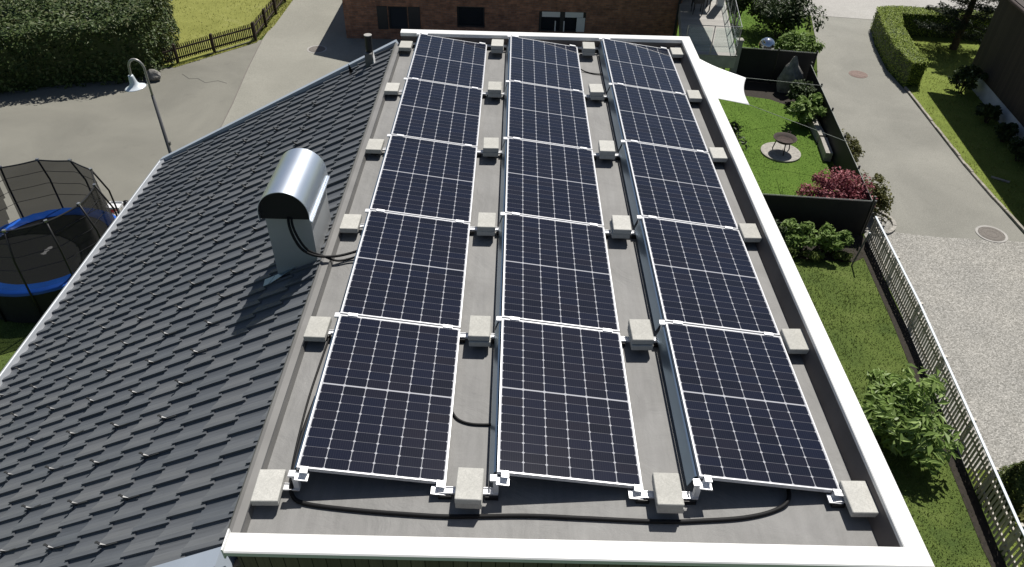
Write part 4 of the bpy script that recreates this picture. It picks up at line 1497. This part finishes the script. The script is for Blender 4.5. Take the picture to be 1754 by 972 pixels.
MB().box(w1[0] + .06, w1[1] - .06, BY + .17, BY + .18, w1[2] + .05, w1[3] - .05).build('pane', MAT['pane'], wo)
w2 = wins[2]
f2 = MB()
mx_ = (w2[0] + w2[1]) / 2
for a, b_, c_, d_ in ((w2[0], w2[0] + .10, w2[2], w2[3]), (w2[1] - .10, w2[1], w2[2], w2[3]), (mx_ - .09, mx_ + .09, w2[2], w2[3]),
                      (w2[0] + .101, mx_ - .091, w2[3] - .09, w2[3]), (mx_ + .091, w2[1] - .101, w2[3] - .09, w2[3]),
                      (w2[0] + .101, mx_ - .091, w2[2], w2[2] + .06), (mx_ + .091, w2[1] - .101, w2[2], w2[2] + .06)):
    f2.box(a, b_, BY + .03, BY + .11, c_, d_)
wo = f2.build('window', MAT['shutter'], t)
MB().box(w2[0] + .1, w2[1] - .1, BY + .12, BY + .13, w2[2] + .05, w2[3] - .05).build('pane', MAT['pane'], wo)
for (xa, xb) in ((w2[0] + .12, mx_ - .10), (mx_ + .11, w2[1] - .11)):
    MB().box(xa, xb, BY + .012, BY + .026, w2[3] - .23, w2[3] - .02).build('blind', MAT['white'], wo)
MB().box(mx_ + .60, w2[1] - .02, BY + .010, BY + .022, w2[2] + .02, w2[3] - .24).build('curtain', MAT['white'], wo)
for xx in (w2[0] + .66, mx_ + .06):
    MB().box(xx, xx + .045, BY + .010, BY + .024, w2[2] + .02, w2[2] + .45).build('handle_bar', MAT['white'], wo)
MB().tube([(BX1 - .12, BY - .07, G), (BX1 - .12, BY - .07, ZTOP)], .05, 10).build('downpipe', MAT['shutter'], t)
# balcony
ZB = -5.2
bal = [(7.52, 21.66), (9.40, 21.56), (10.25, 27.6), (8.37, 27.6)]
bs_ = MB().prism(inset(bal, .012), ZB - .46, ZB - .031)
balc = bs_.build('balcony', MAT['concrete'], t)
MB().prism(bal, ZB - .03, ZB).build('deck', MAT['deck'], balc)
rl = MB()
edge = [Vector((7.56, 21.70)), Vector((9.37, 21.60)), Vector((10.2, 27.4))]
for zz in (.30, 1.0):
    for a, b_ in zip(edge[:-1], edge[1:]):
        rl.tube([(a.x, a.y, ZB + zz), (b_.x, b_.y, ZB + zz)], .012 if zz > .5 else .006, 6)
for a, b_, n_ in ((edge[0], edge[1], 2), (edge[1], edge[2], 5)):
    for i in range(n_ + 1):
        q = a + (b_ - a) * (i / n_)
        rl.tube([(q.x, q.y, ZB), (q.x, q.y, ZB + 1.0)], .018, 6)
rl.build('railing', MAT['metal'], balc)
gl = MB()
for a, b_, n_ in ((edge[0], edge[1], 2), (edge[1], edge[2], 5)):
    for i in range(n_):
        q0, q1 = a + (b_ - a) * ((i + .06) / n_), a + (b_ - a) * ((i + .94) / n_)
        bar(gl, q0, q1, ZB + .52, .004, .42)
gl.build('glass_panel', MAT['glass'], balc)
MB().tube([(9.12, 21.85, G), (9.12, 21.85, ZB - .46)], .05, 10).build('balcony_post', MAT['concrete'], t)
MB().tube([(7.7, 21.95, G), (7.7, 21.95, ZB - .46)], .05, 10).build('balcony_post', MAT['concrete'], t)
MB().box(7.3, 9.42, 22.6, 27.3, -2.75, -2.55).build('unseen_overhang', MAT['concrete'], t)  # unseen overhang, added and sized to shade the left of the deck
MB().box(9.72, 9.98, 26.55, 26.82, ZB, -2.76).build('column', MAT['white'], t)
MB().box(8.37, 9.7, 27.3, 27.45, ZB, -2.76).build('rear_wall', MAT['plaster'], t)
# a dark chair and table stand at the back of the balcony
t2 = thing('balcony_table', 'dark table at the back of the brick house balcony', 'table', (9.0, 26.3, ZB))
MB().box(-.35, .35, -.3, .3, .70, .73).build('tabletop', MAT['shutter'], t2)
for x, y in ((-.3, -.25), (.3, -.25), (.3, .25), (-.3, .25)):
    MB().box(x - .02, x + .02, y - .02, y + .02, 0, .70).build('leg', MAT['shutter'], t2)
t2 = thing('balcony_chair', 'dark chair beside the table on the balcony', 'chair', (8.75, 25.75, ZB))
MB().box(-.2, .2, -.2, .2, .42, .45).build('seat', MAT['shutter'], t2)
MB().box(-.2, .2, -.22, -.19, .46, .85).build('backrest', MAT['shutter'], t2)
for x, y in ((-.18, -.18), (.18, -.18), (.18, .18), (-.18, .18)):
    MB().box(x - .015, x + .015, y - .015, y + .015, 0, .42).build('leg', MAT['shutter'], t2)

# ================================================================== GARDEN ON THE RIGHT
# sun sail
c1, c2, c3, c4 = Vector((9.12, 18.28, -5.46)), Vector((9.46, 20.25, -5.42)), Vector((7.5, 21.3, -4.95)), Vector((6.3, 17.4, -4.7))
sv = []
ns = 14
for i in range(ns + 1):
    for j in range(ns + 1):
        u, v = i / ns, j / ns
        # edges drawn in, as on a tensioned sail
        e = lambda q: .055 * math.sin(math.pi * q)
        uu = u + (0.5 - u) * 2 * e(v) * (abs(u - .5) * 2) ** 2
        v2 = v + (0.5 - v) * 2 * e(u) * (abs(v - .5) * 2) ** 2
        p_ = (c1 * (1 - v2) + c2 * v2) * uu + (c4 * (1 - v2) + c3 * v2) * (1 - uu)
        p_.z -= .10 * math.sin(math.pi * uu) * math.sin(math.pi * v2)
        sv.append(tuple(p_))
sf = [(i * (ns + 1) + j, (i + 1) * (ns + 1) + j, (i + 1) * (ns + 1) + j + 1, i * (ns + 1) + j + 1) for i in range(ns) for j in range(ns)]
t = thing('sun_sail', 'white cloth sun sail stretched over the garden below the balcony', 'sun sail', (0, 0, 0))
so_ = MB().add(sv, sf).build('cloth', MAT['sail'], t, True)
sdm = so_.modifiers.new('thickness', 'SOLIDIFY')
sdm.thickness = .004
MB().tube([tuple(c2), (12.45, 20.95, -5.94)], .008, 6).build('rope', MAT['rope'], t)
MB().tube([tuple(c1), (11.93, 17.0, -5.98)], .008, 6).build('rope', MAT['rope'], t)
MB().tube([tuple(c3), (7.6, 21.62, -4.9)], .006, 6).build('rope', MAT['rope'], t)
MB().tube([tuple(c4), (4.53, 17.0 - 8.2, -4.2)], .006, 6).build('rope', MAT['rope'], t)


def screen_fence(name, label, A, B, h, nposts, ph=.08, t_=.012):
    A, B = Vector(A), Vector(B)
    t = thing(name, label, 'fence', (0, 0, G))
    m = bar(MB(), A, B, h / 2, t_, h / 2 - .01)
    m.build('screen', MAT['screen'], t)
    for i in range(nposts):
        q = A + (B - A) * (i / (nposts - 1))
        MB().tube([(q.x + .03, q.y, 0), (q.x + .03, q.y, h + ph)], .032, 8).build('post', MAT['black'], t)
    MB().tube([(A.x, A.y, h + .012), (B.x, B.y, h + .012)], .009, 6).build('wire', MAT['rope'], t)
    return t


screen_fence('garden_fence', 'black privacy fence at the far side of the garden behind the boulder', (10.1, 23.62), (12.85, 23.25), 1.3, 3)
screen_fence('garden_fence', 'black privacy fence along the lane with posts above its edge', (12.62, 22.9), (11.5, 13.55), 1.0, 6, .10)
screen_fence('garden_fence', 'black privacy fence at the near side of the garden in front of the red maple', (4.9, 13.98), (11.4, 13.48), 1.12, 3, .16)
t = thing('gate_pillar', 'concrete pillar with pale cap at the left end of the far black fence', 'pillar', (10.02, 23.62, G))
MB().box(-.11, .11, -.11, .11, 0, 1.55).build('shaft', MAT['concrete'], t)
MB().box(-.13, .13, -.13, .13, 1.552, 1.62).build('cap', MAT['stone'], t)

rock('standing_stone', 'tall pointed grey standing stone in front of the far black fence', (11.95, 22.75, G + .50), (.44, .26, .82), MAT['boulder'], 9, 'standing stone', .56)
t = thing('mirror_ball', 'mirrored garden ball showing above the far black fence', 'garden ball', (11.42, 24.6, G))
MB().lathe([(.001, .68)] + [(.33 * math.cos(a), 1.0 + .33 * math.sin(a)) for a in np.linspace(-1.45, 1.5, 22)] + [(.001, 1.33)], (0, 0, 0), 32).build('globe', MAT['chrome'], t, True)
MB().lathe([(.12, 0), (.10, .05), (.05, .10), (.045, .60), (.09, .68)], (0, 0, 0), 16).build('stand', MAT['concrete'], t, True)

# fire bowl on its paved circle
o = MB().lathe([(.001, .012), (.16, .012), (.165, .008), (.60, .010), (.64, .004), (.64, -.06)], (0, 0, 0), 40).build('stone_disc', MAT['stone'], None, False, (10.42, 18.02, G + .05))
tag(o, 'round pale stone slab in the lawn under the fire bowl', 'stone slab')
t = thing('fire_bowl', 'rusty round fire bowl on legs standing on the pale stone disc', 'fire bowl', (10.45, 18.05, G + .062))
MB().lathe([(.001, .30), (.15, .31), (.28, .37), (.36, .47), (.375, .47), (.375, .485), (.35, .485), (.27, .385), (.14, .325), (.001, .317)], (0, 0, 0), 32).build('bowl', MAT['rust'], t, True)
MB().lathe([(.001, .36), (.18, .355), (.27, .39)], (0, 0, 0), 24).build('ashes', MAT['ash'], t, True)
for a in (.4, 2.5, 4.6):
    MB().tube([(.24 * math.cos(a), .24 * math.sin(a), .36), (.31 * math.cos(a), .31 * math.sin(a), 0)], .018, 6).build('leg', MAT['rust'], t)
for a in (.9, 4.0):
    MB().tube([(.36 * math.cos(a), .36 * math.sin(a), .47), (.44 * math.cos(a), .44 * math.sin(a), .52), (.44 * math.cos(a + .2), .44 * math.sin(a + .2), .52), (.36 * math.cos(a + .2), .36 * math.sin(a + .2), .47)], .012, 6).build('handle', MAT['rust'], t)

# stone trough of slabs along the lane fence
for i, (a, b_) in enumerate((((12.06, 20.25), (11.96, 18.75)), ((11.95, 18.62), (11.80, 17.55)))):
    o = bar(MB(), a, b_, G + .15, .11, .15)
    o = o.build('stone_slab', MAT['stone'])
    tag(o, ('longer', 'shorter')[i] + ' pale stone slab edging the bed by the lane fence', 'stone slab', 'stone slabs edging the garden bed')

# plants in the garden
shrub('leafy_shrub', 'dark rounded shrub below the standing stone by the lane fence', 'shrub', (12.0, 21.55, G), (.62, .55, .55), 1500, .07, MAT['leaf_dark'], seed=21, lumps=20, loose=True)
shrub('broadleaf_shrub', 'pale green broad-leaved shrub beside the stone slabs', 'shrub', (11.75, 20.1, G), (.62, .75, .55), 700, .13, MAT['leaf_light'], seed=22, aspect=.4, lumps=20, loose=True, up=.9)
shrub('red_maple', 'crimson red leaved maple bush behind the near black fence', 'shrub', (10.95, 14.65, G), (.98, .80, .70), 4600, .048, MAT['leaf_red'], seed=23, lumps=34, up=.6, loose=True)
shrub('olive_shrub', 'olive brown shrub spilling over the lane fence beside the red maple', 'shrub', (11.95, 15.0, G), (.60, 1.25, .58), 3800, .05, MAT['leaf_olive'], seed=24, lumps=30, loose=True)
shrub('olive_shrub', 'thin olive shrub on the lane fence above the fire bowl', 'shrub', (12.35, 17.4, G), (.34, 1.1, .50), 1300, .045, MAT['leaf_olive'], seed=25, lumps=26, loose=True)
shrub('leafy_shrub', 'small dark shrub on the garden lawn next to the white roof edge', 'shrub', (8.35, 18.0, G), (.65, .9, .55), 1600, .06, MAT['leaf_dark'], seed=26, lumps=20, loose=True)
shrub('large_shrub', 'large dark green shrub beside the top of the lane', 'shrub', (13.0, 28.2, G), (1.35, 1.7, 1.15), 7500, .075, MAT['leaf_dark'], seed=27, lumps=36, loose=True)
shrub('light_shrub', 'light green shrub behind the mirrored ball and far fence', 'shrub', (12.9, 25.2, G), (1.05, .65, .72), 2600, .075, MAT['leaf_light'], seed=28, lumps=28, loose=True)
shrub('large_shrub', 'very dark tall shrub on the lawn beyond the balcony corner', 'shrub', (11.5, 29.5, G), (.85, 1.2, 1.25), 4200, .07, MAT['leaf_dark'], seed=29, lumps=26, loose=True)
# bare-twigged young plant by the near black fence
t = thing('twiggy_plant', 'pale bare twigged plant above the near black fence', 'plant', (9.55, 14.35, G))
m = MB()
for i in range(11):
    a = RNG.uniform(0, 6.28)
    l_ = RNG.uniform(.5, 1.0)
    tip = Vector((math.cos(a) * l_ * .65, math.sin(a) * l_ * .4, l_ * 1.05))
    m.tube([(0, 0, 0), tuple(tip * .5 + Vector((0, 0, .05))), tuple(tip)], [.014, .010, .005], 5)
m.build('twigs', MAT['leaf_light'], t)
for i in range(2):
    pass
# flower bed in front of the near black fence
shrub('flower_bush', 'yellow green leafy bush left in the bed before the black fence', 'shrub', (9.38, 12.75, G), (.55, .42, .46), 1500, .075, MAT['leaf_light'], seed=31, lumps=26, aspect=.4, loose=True, up=.8)
shrub('flower_bush', 'yellow green leafy bush right in the bed next to the leaning stake', 'shrub', (10.22, 12.62, G), (.52, .42, .42), 1400, .075, MAT['leaf_light'], seed=32, lumps=26, aspect=.4, loose=True, up=.8)
shrub('leafy_shrub', 'low dark shrub in the bed close to the white roof edge', 'shrub', (8.75, 12.9, G), (.45, .4, .36), 900, .06, MAT['leaf_dark'], seed=33, lumps=16, loose=True)
t = thing('plant_stake', 'leaning dark stake with pale top in the bed before the black fence', 'stake', (10.68, 12.05, G))
MB().tube([(0, 0, -.1), (.19, .10, .98)], .022, 8).build('rod', MAT['pole'], t)
MB().tube([(.19, .10, .98), (.197, .103, 1.02)], .026, 8).build('tip', MAT['white'], t)
sb_ = MB()
t = thing('plant_support', 'row of thin white plant supports before the near black fence', 'plant support', (9.3, 13.25, G))
for xa, xb, z in ((-.55, -.15, .52), (0, .22, .50), (.30, .48, .48)):
    m = MB().tube([(xa, 0, 0), (xa, 0, z), (xb, 0, z), (xb, 0, 0)], .012, 6)
    m.build('hoop', MAT['rope'], t)
for i, (x, y, s_) in enumerate(((9.0, 12.3, .16), (9.75, 12.28, .14), (10.5, 12.3, .13))):
    shrub('leaf_tuft', ['low grass green tuft at the front of the bed near the roof edge', 'low tuft between the two yellow green bushes', 'low yellowish tuft at the foot of the leaning stake'][i], 'plant', (x, y, G), (s_ * 2.4, s_ * 1.4, s_ * 1.1), 420, .07, MAT['grass'], seed=40 + i, stems=3, aspect=.25)

# big broad-leaved bush on the side lawn
shrub('fig_bush', 'large bush of broad green leaves on the lawn beside the white roof edge', 'shrub', (9.50, 6.30, G), (1.05, 1.22, .78), 2700, .115, MAT['leaf_fig'], seed=51, lumps=34, up=1.0, aspect=.36, loose=True)
# young conifer and dark shrubs by the end of the picket fence
t = thing('young_conifer', 'small cone shaped conifer behind the white picket fence', 'conifer', (11.1, 4.95, G))
n_ = 3400
z = RNG.uniform(.04, 1, n_) ** 1.15
a = RNG.uniform(0, 6.28, n_)
rr = (1 - z) ** .8 * .42 * np.sqrt(RNG.uniform(.35, 1, n_)) * (1 + .18 * np.sin(a * 5 + z * 9))
P = np.stack([rr * np.cos(a), rr * np.sin(a), .04 + z * 1.05], 1)
leaves(P, .035, MAT['leaf_young'], 'foliage', t, up=.6, outward=np.stack([np.cos(a), np.sin(a), np.full(n_, .9)], 1), seed=61)
MB().tube([(0, 0, -.05), (0, 0, 1.0)], [.03, .006], 6).build('trunk', MAT['bark'], t)
shrub('low_shrub', 'low olive shrub at the foot of the small conifer', 'shrub', (11.2, 4.35, G), (.38, .30, .26), 800, .05, MAT['leaf_olive'], seed=62)
shrub('low_shrub', 'dark shrub with pale blooms at the lower right corner behind the picket fence', 'shrub', (11.25, 3.75, G), (.5, .45, .42), 1200, .06, MAT['leaf_dark'], seed=63)

# white picket fence
PF = [(11.52, 13.25), (11.22, 9.7), (10.80, 6.2), (10.50, 3.85), (10.42, 2.6)]
t = thing('picket_fence', 'long white picket fence between the side lawn and the gravel', 'fence', (0, 0, G))
pk = MB().box(-.024, .024, -.010, .010, .06, .74).add([(-.024, -.010, .741), (.024, -.010, .741), (.024, .010, .741), (-.024, .010, .741), (0, -.010, .765), (0, .010, .765)], [(0, 1, 4), (2, 3, 5), (1, 2, 5, 4), (3, 0, 4, 5)])
proto = None
for (A, B, n_) in ((PF[0], PF[1], 33), (PF[1], PF[2], 33), (PF[2], PF[3], 22), (PF[3], PF[4], 12)):
    proto = picket_run(pk, t, (A[0] - .025, A[1]), (B[0] - .025, B[1]), n_, MAT['picket'], proto=proto)
for z in (.20, .56):
    m = MB()
    for A, B in zip(PF[:-1], PF[1:]):
        bar(m, (A[0] + .012, A[1]), (B[0] + .012, B[1]), z, .016, .030)
    m.build('rail', MAT['picket'], t)
m = MB()
for A, B in zip(PF[:-1], PF[1:]):
    bar(m, (A[0], A[1]), (B[0], B[1]), .785, .024, .012)
m.build('top_rail', MAT['lampwhite'], t)
for A, B in zip(PF[:-1], PF[1:]):
    for f_ in (0, .5):
        x, y = A[0] + (B[0] - A[0]) * f_ + .065, A[1] + (B[1] - A[1]) * f_
        MB().box(x - .035, x + .035, y - .035, y + .035, -.1, .765).build('post', MAT['picket'], t)

# clipped hedge across the lane
bh = [(16.64, 23.36), (17.34, 23.52), (17.40, 25.0), (17.82, 27.2), (18.35, 28.75), (24, 28.3), (24, 29.2), (18.6, 29.75), (17.55, 29.5), (17.05, 27.5), (16.60, 25.0)]
hedge('clipped_hedge', 'clipped box hedge bending round the lawn across the lane', bh, 1.0, 15000, 9000, .034, MAT['leaf_box'], .035, .05, 8)

# neighbouring house with dark boarding
HA, HU = Vector((19.3, 24.07)), Vector((-.1191, -.9929))
HN = Vector((.9929, -.1191))
t = thing('timber_house', 'dark timber boarded house on a white plinth across the lane', 'house', (0, 0, 0))


def hq(u, nrm, z):
    p_ = HA + HU * u + HN * nrm
    return (p_.x, p_.y, z)


def hbox(m, u0, u1, n0, n1, z0, z1):
    q = [hq(u, n_, z) for z in (z0, z1) for (u, n_) in ((u0, n0), (u0, n1), (u1, n1), (u1, n0))]
    return m.add(q, [(0, 3, 2, 1), (4, 5, 6, 7), (0, 1, 5, 4), (1, 2, 6, 5), (2, 3, 7, 6), (3, 0, 4, 7)])


hbox(MB(), 0, 14, .03, 9, G - .2, G + .62).build('plinth', MAT['plaster'], t)
m = hbox(MB(), 0, 14, 0, 9, G + .622, -3.0)
m.add([hq(0, 0, -2.999), hq(0, 9, -2.999), hq(0, 4.5, -1.05), hq(14, 0, -2.999), hq(14, 9, -2.999), hq(14, 4.5, -1.05)], [(0, 1, 2), (5, 4, 3)])
m.build('wall', MAT['darkwood'], t)
rm = MB()
ov = .88
zr, ze = -.93, -3.0
rm.add([hq(-1.1, -ov, ze), hq(15, -ov, ze), hq(15, 4.5, zr), hq(-1.1, 4.5, zr), hq(-1.1, 9 + ov, ze), hq(15, 9 + ov, ze),
        hq(-1.1, -ov, ze - .15), hq(15, -ov, ze - .15), hq(15, 4.5, zr - .15), hq(-1.1, 4.5, zr - .15), hq(-1.1, 9 + ov, ze - .15), hq(15, 9 + ov, ze - .15)],
       [(0, 1, 2, 3), (3, 2, 5, 4), (9, 8, 7, 6), (10, 11, 8, 9), (0, 6, 7, 1), (4, 5, 11, 10), (0, 3, 9, 6), (3, 4, 10, 9), (1, 7, 8, 2), (2, 8, 11, 5)])
rm.build('roof', MAT['roofdark'], t)
gm_ = MB()
gm_.tube([hq(-1.1, -ov - .07, ze - .06), hq(15, -ov - .07, ze - .06)], .06, 10)
gm_.build('gutter', MAT['rust'], t)
# plants along the plinth
for i, (u, n_, s_) in enumerate(((1.2, -.55, .62), (3.6, -.45, .45), (5.0, -.42, .42), (6.3, -.42, .46))):
    p_ = HA + HU * u + HN * n_
    shrub('plinth_shrub', ['largest dark shrub at the corner of the timber house plinth', 'second dark shrub from the corner along the white plinth', 'third dark shrub from the corner along the white plinth', 'dark shrub before the white plinth nearest the picture edge'][i], 'shrub',
          (p_.x, p_.y, G), (s_, s_, s_ * .9), 1500, .06, MAT['leaf_dark'], seed=70 + i, lumps=18, loose=True, group='shrubs along the white plinth')

# conifer at the corner of the timber house
t = thing('conifer_tree', 'dark spreading conifer between the clipped hedge and the timber house', 'tree', (20.35, 27.35, G))
tk = MB()
tk.tube([(0, 0, -.1), (.03, .02, 1.6), (.0, .0, 3.3), (.02, 0, 5.2)], [.16, .13, .08, .02], 10)
tk.build('trunk', MAT['bark'], t)
lim = MB()
PP, OO = [], []
rg = np.random.default_rng(77)
for i in range(46):
    zz = .55 + 4.3 * (i / 45)
    a = i * 2.399 + rg.uniform(-.2, .2)
    ln_ = (1.85 * (1 - (zz / 5.4)) ** .75 + .18) * rg.uniform(.75, 1.15)
    d = np.array([math.cos(a), math.sin(a)])
    p0, p1 = np.array([0, 0, zz]), np.array([d[0] * ln_, d[1] * ln_, zz + .10 * ln_])
    lim.tube([tuple(p0), tuple((p0 + p1) / 2 + np.array([0, 0, -.05])), tuple(p1)], [.028, .018, .006], 5)
    k = int(260 * ln_)
    f_ = rg.uniform(.18, 1.05, k)
    sd_ = rg.normal(size=k) * .16 * (1.15 - f_) * ln_ ** .5
    q = p0 + (p1 - p0) * f_[:, None]
    q[:, 0] += -d[1] * sd_ * 1.6
    q[:, 1] += d[0] * sd_ * 1.6
    q[:, 2] += rg.normal(size=k) * .055 - .04
    PP.append(q)
    OO.append(np.tile([d[0] * .3, d[1] * .3, .8], (k, 1)))
lim.build('branches', MAT['bark'], t)
leaves(np.concatenate(PP), .062, MAT['needle'], 'foliage', t, up=.2, outward=np.concatenate(OO), aspect=.3, seed=78)

# pale board lying at the edge of the shaded lawn
o = bar(MB(), (16.72, 16.75), (17.15, 16.45), G + .05, .035, .02).build('board', MAT['stone'])
tag(o, 'short pale board lying on the shaded lawn across the lane', 'board')
